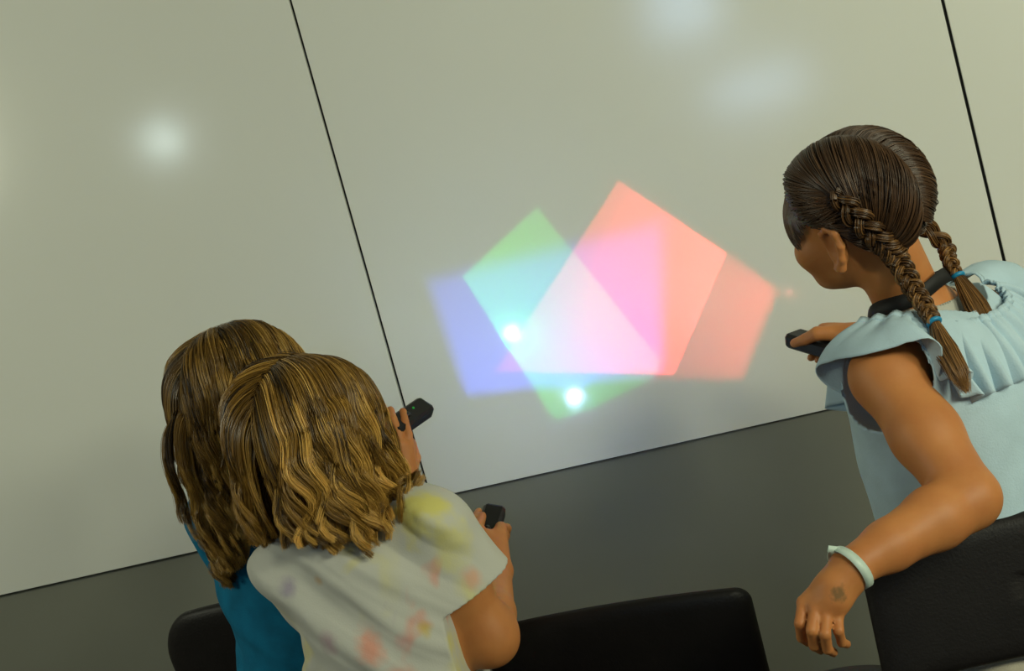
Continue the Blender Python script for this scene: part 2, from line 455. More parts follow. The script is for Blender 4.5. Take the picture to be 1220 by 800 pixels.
# ------------------------------------------------------------------ people: smooth-blended solids -> surface nets
class Sol:
    def __init__(self):
        self.pr = []

    def cone(self, a, b, r1, r2, k=0.015, op='u'):
        self.pr.append(('c', np.asarray(a, float), np.asarray(b, float), r1, r2, k, op)); return self

    def chain(self, pts, rs, k=0.015):
        for i in range(len(pts) - 1): self.cone(pts[i], pts[i + 1], rs[i], rs[i + 1], k)
        return self

    def ell(self, c, R, rad, k=0.02, op='u'):
        self.pr.append(('e', np.asarray(c, float), np.asarray(R, float), np.asarray(rad, float), None, k, op)); return self

    def ball(self, c, r, k=0.015, op='u'):
        return self.cone(np.asarray(c, float), np.asarray(c, float) + [0, 0, 1e-4], r, r, k, op)

    @staticmethod
    def d1(p, X):
        if p[0] == 'c':
            a, b, r1, r2 = p[1:5]; ba = b - a; l2 = ba @ ba
            w = X - a; t = np.clip((w @ ba) / l2, 0, 1)
            return np.linalg.norm(w - t[..., None] * ba, axis=-1) - (r1 + (r2 - r1) * t)
        c, R, rad = p[1:4]; q = (X - c) @ R
        k0 = np.linalg.norm(q / rad, axis=-1); k1 = np.linalg.norm(q / rad ** 2, axis=-1)
        return k0 * (k0 - 1.0) / np.maximum(k1, 1e-6)

    def bounds(self, p):
        if p[0] == 'c':
            m = max(p[3], p[4]); return np.minimum(p[1], p[2]) - m, np.maximum(p[1], p[2]) + m
        e = np.abs(p[2]) @ p[3]; return p[1] - e, p[1] + e

    def mix(self, v, d, k, op):
        if op == 'u':
            h = np.maximum(k - np.abs(v - d), 0) / k; return np.minimum(v, d) - h * h * k * 0.25
        d = -d; h = np.maximum(k - np.abs(v - d), 0) / k; return np.maximum(v, d) + h * h * k * 0.25

    def at(self, X):
        v = np.full(X.shape[:-1], 0.3)
        for p in self.pr: v = self.mix(v, self.d1(p, X), p[5], p[6])
        return v

    def grad(self, X, e=0.002):
        g = np.stack([self.at(X + np.eye(3)[i] * e) - self.at(X - np.eye(3)[i] * e) for i in range(3)], -1)
        return g / (np.linalg.norm(g, axis=-1, keepdims=True) + 1e-9)

    def grid(self, vox, infl=0.0):
        us = [p for p in self.pr if p[6] == 'u']
        lo = np.min([self.bounds(p)[0] for p in us], 0) - infl - 3 * vox - .03; hi = np.max([self.bounds(p)[1] for p in us], 0) + infl + 3 * vox + .03
        n = np.ceil((hi - lo) / vox).astype(int) + 1
        V = np.full(n, 0.06, np.float32)
        ax = [lo[i] + np.arange(n[i]) * vox for i in range(3)]
        for p in self.pr:
            a, b = self.bounds(p); pad = p[5] + infl + 4 * vox
            i0 = np.clip(((a - pad - lo) / vox).astype(int), 0, n); i1 = np.clip(((b + pad - lo) / vox).astype(int) + 2, 0, n)
            sl = tuple(slice(i0[i], i1[i]) for i in range(3))
            X = np.stack(np.meshgrid(*[ax[i][sl[i]] for i in range(3)], indexing='ij'), -1)
            if X.size == 0: continue
            V[sl] = self.mix(V[sl], self.d1(p, X).astype(np.float32), p[5], p[6])
        return V, lo, vox, ax


def nets(V, lo, vox):
    s = V < 0; n = np.array(V.shape)
    c = [s[i:n[0] - 1 + i, j:n[1] - 1 + j, k:n[2] - 1 + k] for i in (0, 1) for j in (0, 1) for k in (0, 1)]
    allc = np.logical_and.reduce(c); anyc = np.logical_or.reduce(c); act = anyc & ~allc
    idx = np.full(act.shape, -1, np.int32); I = np.argwhere(act); idx[tuple(I.T)] = np.arange(len(I))
    cor = np.array([(i, j, k) for i in (0, 1) for j in (0, 1) for k in (0, 1)])
    val = np.stack([V[I[:, 0] + a, I[:, 1] + b, I[:, 2] + d] for a, b, d in cor], 1)
    acc = np.zeros((len(I), 3)); cnt = np.zeros(len(I))
    for a in range(8):
        for b in range(a + 1, 8):
            if np.abs(cor[a] - cor[b]).sum() != 1: continue
            m = (val[:, a] < 0) != (val[:, b] < 0)
            t = val[m, a] / (val[m, a] - val[m, b] + 1e-12)
            acc[m] += cor[a] + t[:, None] * (cor[b] - cor[a]); cnt[m] += 1
    verts = lo + (I + acc / cnt[:, None]) * vox
    F = []
    for ax in range(3):
        o1, o2 = [(1, 2), (2, 0), (0, 1)][ax]
        sl0 = [slice(1, n[i] - 1) for i in range(3)]; sl1 = list(sl0)
        sl0[ax] = slice(0, n[ax] - 1); sl1[ax] = slice(1, n[ax])
        A = s[tuple(sl0)]; B = s[tuple(sl1)]; ch = A != B
        E = np.argwhere(ch); fl = A[tuple(E.T)]
        base = E.copy(); base[:, o1] += 1; base[:, o2] += 1
        def at(d1, d2):
            q = base.copy(); q[:, o1] -= d1; q[:, o2] -= d2; return idx[tuple(q.T)]
        Q = np.stack([at(1, 1), at(0, 1), at(0, 0), at(1, 0)], 1)
        Q[~fl] = Q[~fl][:, ::-1]; F.append(Q)
    return verts, np.concatenate(F)


def sol_mesh(name, sol, vox, m, parent, infl=0.0, shell=0.0, cuts=(), fold=None, attr=None):
    V, lo, vox, ax = sol.grid(vox, infl)
    V = V - infl
    if fold is not None or cuts:
        X = np.stack(np.meshgrid(*ax, indexing='ij'), -1)
        if fold is not None:
            near = np.abs(V) < 0.03; V[near] += fold(X[near]).astype(np.float32)
        if shell: V = np.maximum(V, -(V + shell))
        for c in cuts: V = np.maximum(V, c(X).astype(np.float32))
    elif shell: V = np.maximum(V, -(V + shell))
    verts, F = nets(V, lo, vox)
    return mesh_np(name, verts, F, m, parent, True, attr(verts) if attr else None)


def plane(p, nrm):
    nrm = np.asarray(nrm, float); nrm = nrm / np.linalg.norm(nrm); p = np.asarray(p, float)
    return lambda X: (X - p) @ nrm


def inter(*fs):
    return lambda X: np.minimum.reduce([f(X) for f in fs])


def frame(f, u):
    f = f / np.linalg.norm(f); u = u - f * u.dot(f); u = u / np.linalg.norm(u)
    return np.stack([np.cross(f, u), f, u], 1)          # columns right, forward, up


def add_head(s, c, R, k):
    """head of scale k about c; R columns right/forward/up"""
    L = lambda x, y, z: c + R @ (np.array([x, y, z]) * k)
    E = lambda x, y, z, rx, ry, rz, kk=0.02, op='u': s.ell(L(x, y, z), R, np.array([rx, ry, rz]) * k, kk, op)
    E(0, -0.014, 0.03, 0.071, 0.088, 0.078)
    E(0, 0.026, -0.036, 0.053, 0.053, 0.052, 0.03)
    E(0, 0.042, -0.062, 0.031, 0.034, 0.026, 0.025)
    E(0, 0.062, -0.078, 0.015, 0.013, 0.011, 0.02)
    for q in (-1, 1):
        E(q * 0.034, 0.051, -0.028, 0.025, 0.024, 0.023, 0.02)
        E(q * 0.031, 0.080, 0.004, 0.015, 0.013, 0.010, 0.012, 's')
        E(q * 0.026, 0.066, 0.020, 0.019, 0.010, 0.007, 0.012)
        E(q * 0.031, 0.0635, 0.0125, 0.0155, 0.0095, 0.0045, 0.004)
        E(q * 0.031, 0.0625, -0.0045, 0.0145, 0.0085, 0.0035, 0.004)
        s.chain([L(q * 0.012, 0.081, -0.023), L(q * 0.009, 0.086, -0.025)], [0.006 * k, 0.006 * k], 0.006)
        # ear: plate, rim, lobe, hollow
        e = lambda y, z, x=0.0: L(q * (0.071 + x), -0.016 + y, -0.016 + z)
        s.ell(e(0, 0.0), R, np.array([0.008, 0.015, 0.026]) * k, 0.008)
        rim = [e(0.012, 0.006, .003), e(0.012, 0.022, .007), e(0.0, 0.031, .011), e(-0.014, 0.024, .014), e(-0.017, 0.006, .014), e(-0.011, -0.012, .011), e(-0.002, -0.026, .006), e(0.006, -0.026, .003)]
        s.chain(rim, [x * k for x in (.0035, .004, .0045, .005, .005, .005, .006, .005)], 0.005)
        s.ell(e(0.001, 0.002, .010), R, np.array([0.006, 0.008, 0.014]) * k, 0.005, 's')
    s.chain([L(0, 0.080, 0.006), L(0, 0.089, -0.020)], [0.006 * k, 0.008 * k], 0.014)
    E(0, 0.078, -0.043, 0.020, 0.010, 0.005, 0.006)
    E(0, 0.077, -0.052, 0.017, 0.010, 0.0055, 0.006)
    E(0, 0.091, -0.0475, 0.019, 0.006, 0.0012, 0.003, 's')
    return L


def add_eyes(root, L, R, k, iris):
    for q in (-1, 1):
        bm = bmesh.new(); bmesh.ops.create_uvsphere(bm, u_segments=20, v_segments=12, radius=0.0115 * k)
        ce = L(q * 0.031, 0.0585, 0.005)
        for v in bm.verts: v.co = Vector(ce + R @ np.array(v.co) - np.array(root.location))
        o = bm_obj('eye', bm, M_EYE, root, True)
        bm = bmesh.new(); bmesh.ops.create_uvsphere(bm, u_segments=16, v_segments=8, radius=0.006 * k)
        ce = ce + R @ np.array([0, 0.0078 * k, -0.0012 * k])
        for v in bm.verts: v.co = Vector(ce + R @ (np.array(v.co) * [1, .8, 1]) - np.array(root.location))
        bm_obj('iris', bm, iris, o, True)


def add_torso(s, neck, shL, shR, pel, R, k, sh_r, hipw):
    """R columns right/forward/up of the trunk"""
    mid = (np.asarray(shL) + np.asarray(shR)) / 2; up = (neck - pel); up = up / np.linalg.norm(up)
    ch = mid * 0.62 + pel * 0.38; wa = mid * 0.3 + pel * 0.7
    R = frame(R[:, 1], up)
    s.ell(ch + R[:, 1] * 0.004, R, np.array([0.112, 0.078, 0.14]) * k, 0.05)
    s.ell(mid + up * -0.03 * k, R, np.array([0.105, 0.06, 0.05]) * k, 0.04)
    s.ell(wa + R[:, 1] * 0.01, R, np.array([0.1, 0.078, 0.12]) * k, 0.05)
    s.ell(pel, R, np.array([0.112 * hipw, 0.088, 0.09]) * k, 0.05)
    for q in (shL, shR):
        s.cone(mid + (np.asarray(neck) - mid) * 0.55, q, 0.036 * k, sh_r, 0.03)
    return R


def add_leg(s, hip, knee, ank, toe, k):
    s.chain([hip, hip * .4 + knee * .6, knee, knee * .65 + ank * .35, ank], [0.068 * k, 0.052 * k, 0.042 * k, 0.042 * k, 0.026 * k], 0.02)
    s.chain([ank, ank * [1, 1, 0] + [0, 0, 0.035], toe], [0.027 * k, 0.03 * k, 0.024 * k], 0.015)


def hang(neck, R, k, hgt, lean=.02):
    """pelvis, hips, knees, ankles, toes under a neck point, standing on the floor"""
    f = R[:, 1] * [1, 1, 0]; f /= np.linalg.norm(f); r = np.array([f[1], -f[0], 0])
    pel = np.array([neck[0], neck[1], hgt * 0.51]) + f * lean
    o = {'pel': pel}
    for q, nm in ((-1, 'L'), (1, 'R')):
        o['hip' + nm] = pel + r * q * 0.062 * k - [0, 0, 0.03]
        o['kn' + nm] = np.array([*(pel + r * q * 0.07 * k + f * 0.015)[:2], hgt * 0.285])
        o['an' + nm] = np.array([*(pel + r * q * 0.075 * k - f * 0.01)[:2], 0.065])
        o['to' + nm] = np.array([*(pel + r * q * 0.085 * k + f * 0.11 * k)[:2], 0.03])
    return o


def skin_mat(name, col, tattoo=None):
    m, nt, b = nmat(name)
    tc = nt.nodes.new('ShaderNodeTexCoord'); t = nt.nodes.new('ShaderNodeTexNoise'); t.inputs['Scale'].default_value = 22; t.inputs['Detail'].default_value = 5
    r = nt.nodes.new('ShaderNodeValToRGB'); e = r.color_ramp.elements
    e[0].position = .3; e[1].position = .75
    e[0].color = (col[0] * .9, col[1] * .82, col[2] * .78, 1); e[1].color = (col[0] * 1.08, col[1] * 1.08, col[2] * 1.05, 1)
    nt.links.new(tc.outputs['Object'], t.inputs['Vector']); nt.links.new(t.outputs['Fac'], r.inputs['Fac'])
    out = r.outputs['Color']
    if tattoo is not None:
        geo = nt.nodes.new('ShaderNodeNewGeometry'); d = nt.nodes.new('ShaderNodeVectorMath'); d.operation = 'DISTANCE'
        d.inputs[1].default_value = tattoo; nt.links.new(geo.outputs['Position'], d.inputs[0])
        n2 = nt.nodes.new('ShaderNodeTexNoise'); n2.inputs['Scale'].default_value = 130; nt.links.new(geo.outputs['Position'], n2.inputs['Vector'])
        ad = nt.nodes.new('ShaderNodeMath'); ad.operation = 'MULTIPLY_ADD'; ad.inputs[1].default_value = 0.022; nt.links.new(n2.outputs['Fac'], ad.inputs[0]); nt.links.new(d.outputs['Value'], ad.inputs[2])
        mr = nt.nodes.new('ShaderNodeMapRange'); mr.inputs[1].default_value = 0.016; mr.inputs[2].default_value = 0.023; mr.inputs[3].default_value = 0.6; mr.inputs[4].default_value = 0.0
        nt.links.new(ad.outputs[0], mr.inputs[0])
        mx = nt.nodes.new('ShaderNodeMixRGB'); mx.inputs[2].default_value = (0.03, 0.06, 0.025, 1)
        nt.links.new(mr.outputs[0], mx.inputs[0]); nt.links.new(out, mx.inputs[1]); out = mx.outputs[0]
    nt.links.new(out, b.inputs['Base Color'])
    b.inputs['Roughness'].default_value = 0.52; b.inputs['Specular IOR Level'].default_value = 0.35
    b.inputs['Subsurface Weight'].default_value = 0.25; b.inputs['Subsurface Radius'].default_value = (1, .35, .2); b.inputs['Subsurface Scale'].default_value = 0.005
    bu = nt.nodes.new('ShaderNodeBump'); bu.inputs['Strength'].default_value = 0.1; bu.inputs['Distance'].default_value = .001
    n3 = nt.nodes.new('ShaderNodeTexNoise'); n3.inputs['Scale'].default_value = 260; nt.links.new(tc.outputs['Object'], n3.inputs['Vector'])
    nt.links.new(n3.outputs['Fac'], bu.inputs['Height']); nt.links.new(bu.outputs['Normal'], b.inputs['Normal'])
    return m


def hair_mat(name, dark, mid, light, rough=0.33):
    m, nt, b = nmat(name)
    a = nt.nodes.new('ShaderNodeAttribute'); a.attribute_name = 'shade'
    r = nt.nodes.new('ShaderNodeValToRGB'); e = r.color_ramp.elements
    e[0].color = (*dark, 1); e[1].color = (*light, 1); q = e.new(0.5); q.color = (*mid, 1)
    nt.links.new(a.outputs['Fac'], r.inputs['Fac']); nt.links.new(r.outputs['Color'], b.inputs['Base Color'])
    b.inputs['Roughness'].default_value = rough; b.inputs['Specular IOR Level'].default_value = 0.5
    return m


M_EYE = mat('eye_white', (0.75, 0.73, 0.7), 0.15)
M_IRIS = mat('iris_blue_grey', (0.05, 0.08, 0.1), 0.1)
rng = np.random.default_rng(7)


def rodr(v, ax, an):
    ax = ax / np.linalg.norm(ax); return v * math.cos(an) + np.cross(ax, v) * math.sin(an) + ax * ax.dot(v) * (1 - math.cos(an))


# ---- loose hair: guide strands fall over the skull and the shoulders, each carries a lock
class Skull:
    def __init__(self, L, R, k, grow=0.0):
        self.c = L(0, -0.014, 0.028); self.R = R; self.r = np.array([0.072, 0.089, 0.080]) * k + grow

    def q(self, X): return ((X - self.c) @ self.R) / self.r

    def push(self, X, off):
        q = self.q(X); n = np.linalg.norm(q, axis=-1, keepdims=True)
        lim = 1 + off / self.r.min()
        q = np.where(n < lim, q / (n + 1e-9) * lim, q)
        return self.c + (q * self.r) @ self.R.T

    def nrm(self, X):
        g = self.q(X) / self.r; g = g @ self.R.T
        return g / np.linalg.norm(g, axis=-1, keepdims=True)


def loose_hair(sk, dirs, length, ds, offs, combs, coll, wave, sweep=None):
    """dirs (N,3) unit vectors in skull frame for roots -> guides (N,n,3)"""
    N = len(dirs)
    X = sk.c + (dirs * (sk.r + 0.001)) @ sk.R.T
    D = combs.copy(); n = int(length.max() / ds) + 1
    out = [X.copy()]
    off = np.zeros((N, 1))
    for i in range(1, n):
        off = np.minimum(off + 0.0022, offs[:, None])
        g = np.tile(np.array([0, 0, -1.0]), (N, 1))
        if sweep is not None: g = g + sweep(X, i * ds)
        qn = np.linalg.norm(sk.q(X), axis=-1, keepdims=True); near = qn < 1 + (off + 0.012) / sk.r.min()
        nm = sk.nrm(X); gt = g - nm * np.sum(g * nm, -1, keepdims=True)
        T = np.where(near, gt, g); T /= np.linalg.norm(T, axis=-1, keepdims=True) + 1e-6
        w = min(0.5, 0.10 + i * 0.03)
        D = D * (1 - w) + T * w; D /= np.linalg.norm(D, axis=-1, keepdims=True) + 1e-9
        X = X + D * ds; X = sk.push(X, off)
        if coll is not None and i > 4:
            for _ in range(2):
                d = coll.at(X); m = d < 0.021
                if m.any(): X[m] += coll.grad(X[m]) * (0.022 - d[m])[:, None]
        out.append(X.copy())
    G = np.stack(out, 1)
    # each guide keeps only its own length
    fr = np.clip(length / ((n - 1) * ds), .05, 1)[:, None] * np.linspace(0, n - 1, n)[None]
    i0 = np.minimum(fr.astype(int), n - 2); w = (fr - i0)[..., None]; ar = np.arange(N)[:, None]
    G = G[ar, i0] * (1 - w) + G[ar, i0 + 1] * w
    # waves grow towards the tips, neighbouring locks in step
    t = fr * ds
    az = np.arctan2(dirs[:, :1], dirs[:, 1:2])
    ph = 3.1 * az + 2.2 * dirs[:, 2:] + rng.normal(size=(N, 1)) * .5; lam = rng.uniform(0.095, 0.115, (N, 1))
    T = np.gradient(G, axis=1); T /= np.linalg.norm(T, axis=2, keepdims=True) + 1e-9
    A = np.cross(T, rng.normal(size=(N, 1, 3)) * 0.15 + sk.nrm(G)); A /= np.linalg.norm(A, axis=2, keepdims=True) + 1e-9
    B = np.cross(T, A)
    amp = wave * np.clip((t - 0.10) / 0.18, 0, 1)
    G = G + A * (amp * np.sin(2 * np.pi * t / lam + ph))[..., None] + B * (0.45 * amp * np.cos(2 * np.pi * t / lam + ph))[..., None]
    return G


def locks(name, G, m, parent, per, r0, r1, rad, sk, shade_g, fly=0.0015, minpush=0.0015, cap=None):
    N, n, _ = G.shape
    T = np.gradient(G, axis=1); T /= np.linalg.norm(T, axis=2, keepdims=True) + 1e-9
    nm = sk.nrm(G); A = np.cross(T, nm); A /= np.linalg.norm(A, axis=2, keepdims=True) + 1e-9; B = np.cross(A, T)
    th = rng.uniform(0, 6.28, (N, per)); rr = np.sqrt(rng.uniform(0, 1, (N, per)))
    t = np.linspace(0, 1, n)
    taper = (r0 + (r1 - r0) * t ** 0.8)[None, None, :]
    ox = (rr * np.cos(th))[..., None] * taper; oy = (rr * np.sin(th))[..., None] * taper * 0.45
    Pth = G[:, None] + A[:, None] * ox[..., None] + B[:, None] * oy[..., None]
    w = rng.normal(size=(N, per, 1, 3)) * fly * (0.3 + t[None, None, :, None] * 1.4)
    w2 = rng.normal(size=(N, per, 1, 3)) * fly * 0.6 * np.sin(t * 9 + 1)[None, None, :, None]
    Pth = (Pth + w + w2).reshape(-1, n, 3)
    Pth = sk.push(Pth, minpush)
    R = rad * (0.8 + 0.4 * rng.uniform(size=(len(Pth), 1))) * np.clip(1.25 - t, 0.25, 1)[None, :] ** 0.6
    V, F = tube_np(Pth, R, 3)
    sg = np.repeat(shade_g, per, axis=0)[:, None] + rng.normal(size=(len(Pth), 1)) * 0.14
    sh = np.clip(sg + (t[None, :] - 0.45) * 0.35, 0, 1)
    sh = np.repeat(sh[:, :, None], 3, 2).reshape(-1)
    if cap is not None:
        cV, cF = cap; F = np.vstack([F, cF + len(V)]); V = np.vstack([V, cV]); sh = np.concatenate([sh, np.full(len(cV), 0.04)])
    return mesh_np(name, V, F, m, parent, True, sh)


def cap_mesh(sk, keep, grow):
    """scalp layer: part of the skull ellipsoid where keep(local unit dirs)"""
    nu, nv = 60, 36
    u = np.linspace(0, 2 * np.pi, nu, endpoint=False); v = np.linspace(0.001, np.pi - .001, nv)
    q = np.stack([np.outer(np.sin(v), np.cos(u)), np.outer(np.sin(v), np.sin(u)), np.outer(np.cos(v), np.ones(nu))], -1)
    V = (sk.c + ((q * (sk.r + grow)) @ sk.R.T)).reshape(-1, 3); qf = q.reshape(-1, 3)
    i = np.arange(nv - 1)[:, None] * nu; j = np.arange(nu)[None, :]
    F = np.stack([i + j, i + (j + 1) % nu, i + nu + (j + 1) % nu, i + nu + j], -1).reshape(-1, 4)
    k = keep(qf); F = F[k[F].all(1)]
    return V, F


def fold_fn(seed, amp, freq, R, c, lean=0.5, lim=.0045):
    r = np.random.default_rng(seed)
    K = r.normal(size=(6, 3)) * [1, 1, .28]; K /= np.linalg.norm(K, axis=1, keepdims=True); K *= freq * r.uniform(.6, 1.6, (6, 1)); ph = r.uniform(0, 6.28, 6)
    K[:, 2] += lean * K[:, 0]

    def f(X):
        q = (X - c) @ R
        o = 0
        for i in range(6):
            w = np.sin(q @ K[i] + ph[i] + 1.3 * np.sin(q @ K[(i + 2) % 6] * 0.45))
            o = o + np.sign(w) * np.abs(w) ** 1.4
        return np.clip(amp * o / 2.4, -.016, lim)
    return f


def ribbon(path, nrm, w, t, closed=False):
    path = np.asarray(path); T = np.gradient(path, axis=0)
    if closed: T = np.roll(path, -1, 0) - np.roll(path, 1, 0)
    T /= np.linalg.norm(T, axis=1, keepdims=True) + 1e-9
    nrm = nrm - T * np.sum(nrm * T, 1, keepdims=True); nrm /= np.linalg.norm(nrm, axis=1, keepdims=True)
    B = np.cross(T, nrm); n = len(path)
    V = np.stack([path + B * w / 2, path + B * w / 2 + nrm * t, path - B * w / 2 + nrm * t, path - B * w / 2], 1).reshape(-1, 3)
    F = []
    for i in range(n if closed else n - 1):
        for k in range(4):
            a = i * 4 + k; b = i * 4 + (k + 1) % 4; j = (i + 1) % n
            F.append([a, b, j * 4 + (k + 1) % 4, j * 4 + k])
    return V, F


def finger(s, pts, r0, r1):
    s.chain([np.asarray(p) for p in pts], list(np.linspace(r0, r1, len(pts))), 0.0025)


def palm(s, wrist, mcps, r0, r1, k=0.012):
    for m in mcps: s.cone(wrist + (m - wrist) * 0.12, m, r0, r1, k)


def shoes(root, o, k, m):
    for nm in 'LR':
        s = Sol(); a = o['an' + nm]; t = o['to' + nm]; b = a * [1, 1, 0] + [0, 0, .034]
        s.chain([b, t + [0, 0, .004]], [.036 * k, .031 * k], .02); s.cone(a, b, .032 * k, .036 * k, .01)
        sol_mesh('shoe', s, .005, m, root, .004, cuts=(plane((0, 0, 0.002), (0, 0, -1)),))


def shorts(root, o, R, k, m, len_, infl=.012):
    s = Sol(); s.ell(o['pel'], frame(R[:, 1], np.array([0, 0, 1.0])), np.array([.116, .092, .085]) * k, .04)
    for nm in 'LR':
        h, kn = o['hip' + nm], o['kn' + nm]; s.cone(h, h + (kn - h) * len_, .07 * k, .066 * k, .02)
    z0 = o['hipL'][2] + (o['knL'] - o['hipL'])[2] * (len_ - .05)
    return sol_mesh('shorts', s, .005, m, root, infl, cuts=(plane((0, 0, z0), (0, 0, -1)), plane(o['pel'] + [0, 0, .07], (0, 0, 1))))


def TF(t, ln):
    s, u, a = t[1:4]; f = t[4]
    return lambda x, y, z: f + s * x + u * y + a * z


TT1 = (*t1, T1F); TT2 = (*t2, T2F); TT3 = (*t3, T3F)
BLK = dict(vox=0.003)
SKIN = (0.50, 0.205, 0.066)

# ================================================= the child in the tie-dye shirt (seen from behind)
def tie_dye():
    m, nt, b = nmat('tie_dye_cotton')
    tc = nt.nodes.new('ShaderNodeTexCoord'); mp = nt.nodes.new('ShaderNodeMapping'); mp.inputs['Scale'].default_value = (1, 1, .8)
    nt.links.new(tc.outputs['Object'], mp.inputs['Vector'])
    col = None
    base = nt.nodes.new('ShaderNodeRGB'); base.outputs[0].default_value = (0.52, 0.52, 0.47, 1); col = base.outputs[0]
    for i, (c, loc, sc, lo, hi, amt) in enumerate([((0.66, 0.60, 0.16), (3.1, 0, 0), 6.5, .56, .70, .6), ((0.62, 0.56, 0.20), (1, 5, 2), 11, .60, .72, .5),
                                                 ((0.66, 0.27, 0.20), (7, 1, 4), 8, .60, .70, .7), ((0.30, 0.22, 0.36), (2, 9, 6), 10, .64, .73, .6), ((0.5, 0.3, 0.05), (4, 4, 1), 16, .66, .73, .6)]):
        mp2 = nt.nodes.new('ShaderNodeMapping'); mp2.inputs['Location'].default_value = loc
        nt.links.new(mp.outputs['Vector'], mp2.inputs['Vector'])
        t = nt.nodes.new('ShaderNodeTexNoise'); t.inputs['Scale'].default_value = sc; t.inputs['Detail'].default_value = 3; t.inputs['Distortion'].default_value = .6
        nt.links.new(mp2.outputs['Vector'], t.inputs['Vector'])
        r = nt.nodes.new('ShaderNodeMapRange'); r.interpolation_type = 'SMOOTHSTEP'; r.inputs[1].default_value = lo; r.inputs[2].default_value = hi; r.inputs[4].default_value = amt
        nt.links.new(t.outputs['Fac'], r.inputs[0])
        mx = nt.nodes.new('ShaderNodeMixRGB'); mx.inputs[2].default_value = (*c, 1)
        nt.links.new(r.outputs[0], mx.inputs[0]); nt.links.new(col, mx.inputs[1]); col = mx.outputs[0]
    # splashes at fixed places on the shirt (object space = metres from the child's base)
    for p, rad, c, amt in TIE_SPOTS:
        d = nt.nodes.new('ShaderNodeVectorMath'); d.operation = 'DISTANCE'; d.inputs[1].default_value = p
        nt.links.new(tc.outputs['Object'], d.inputs[0])
        n2 = nt.nodes.new('ShaderNodeTexNoise'); n2.inputs['Scale'].default_value = 28; n2.inputs['Detail'].default_value = 3; nt.links.new(tc.outputs['Object'], n2.inputs['Vector'])
        ad = nt.nodes.new('ShaderNodeMath'); ad.operation = 'MULTIPLY_ADD'; ad.inputs[1].default_value = rad * 1.4
        nt.links.new(n2.outputs['Fac'], ad.inputs[0]); nt.links.new(d.outputs['Value'], ad.inputs[2])
        r = nt.nodes.new('ShaderNodeMapRange'); r.interpolation_type = 'SMOOTHSTEP'; r.inputs[1].default_value = rad * 0.9; r.inputs[2].default_value = rad * 1.75; r.inputs[3].default_value = amt; r.inputs[4].default_value = 0
        nt.links.new(ad.outputs[0], r.inputs[0])
        mx = nt.nodes.new('ShaderNodeMixRGB'); mx.inputs[2].default_value = (*c, 1)
        nt.links.new(r.outputs[0], mx.inputs[0]); nt.links.new(col, mx.inputs[1]); col = mx.outputs[0]
    nt.links.new(col, b.inputs['Base Color']); b.inputs['Roughness'].default_value = .9; b.inputs['Specular IOR Level'].default_value = .15
    w = nt.nodes.new('ShaderNodeTexNoise'); w.inputs['Scale'].default_value = 420; nt.links.new(tc.outputs['Object'], w.inputs['Vector'])
    bu = nt.nodes.new('ShaderNodeBump'); bu.inputs['Strength'].default_value = .25; bu.inputs['Distance'].default_value = .001
    nt.links.new(w.outputs['Fac'], bu.inputs['Height']); nt.links.new(bu.outputs['Normal'], b.inputs['Normal'])
    return m


def cloth(name, col, noise=.12, sc=40):
    m = mat(name, col, .88, .15, noise=noise, nscale=sc, bump=.3, bscale=420); return m


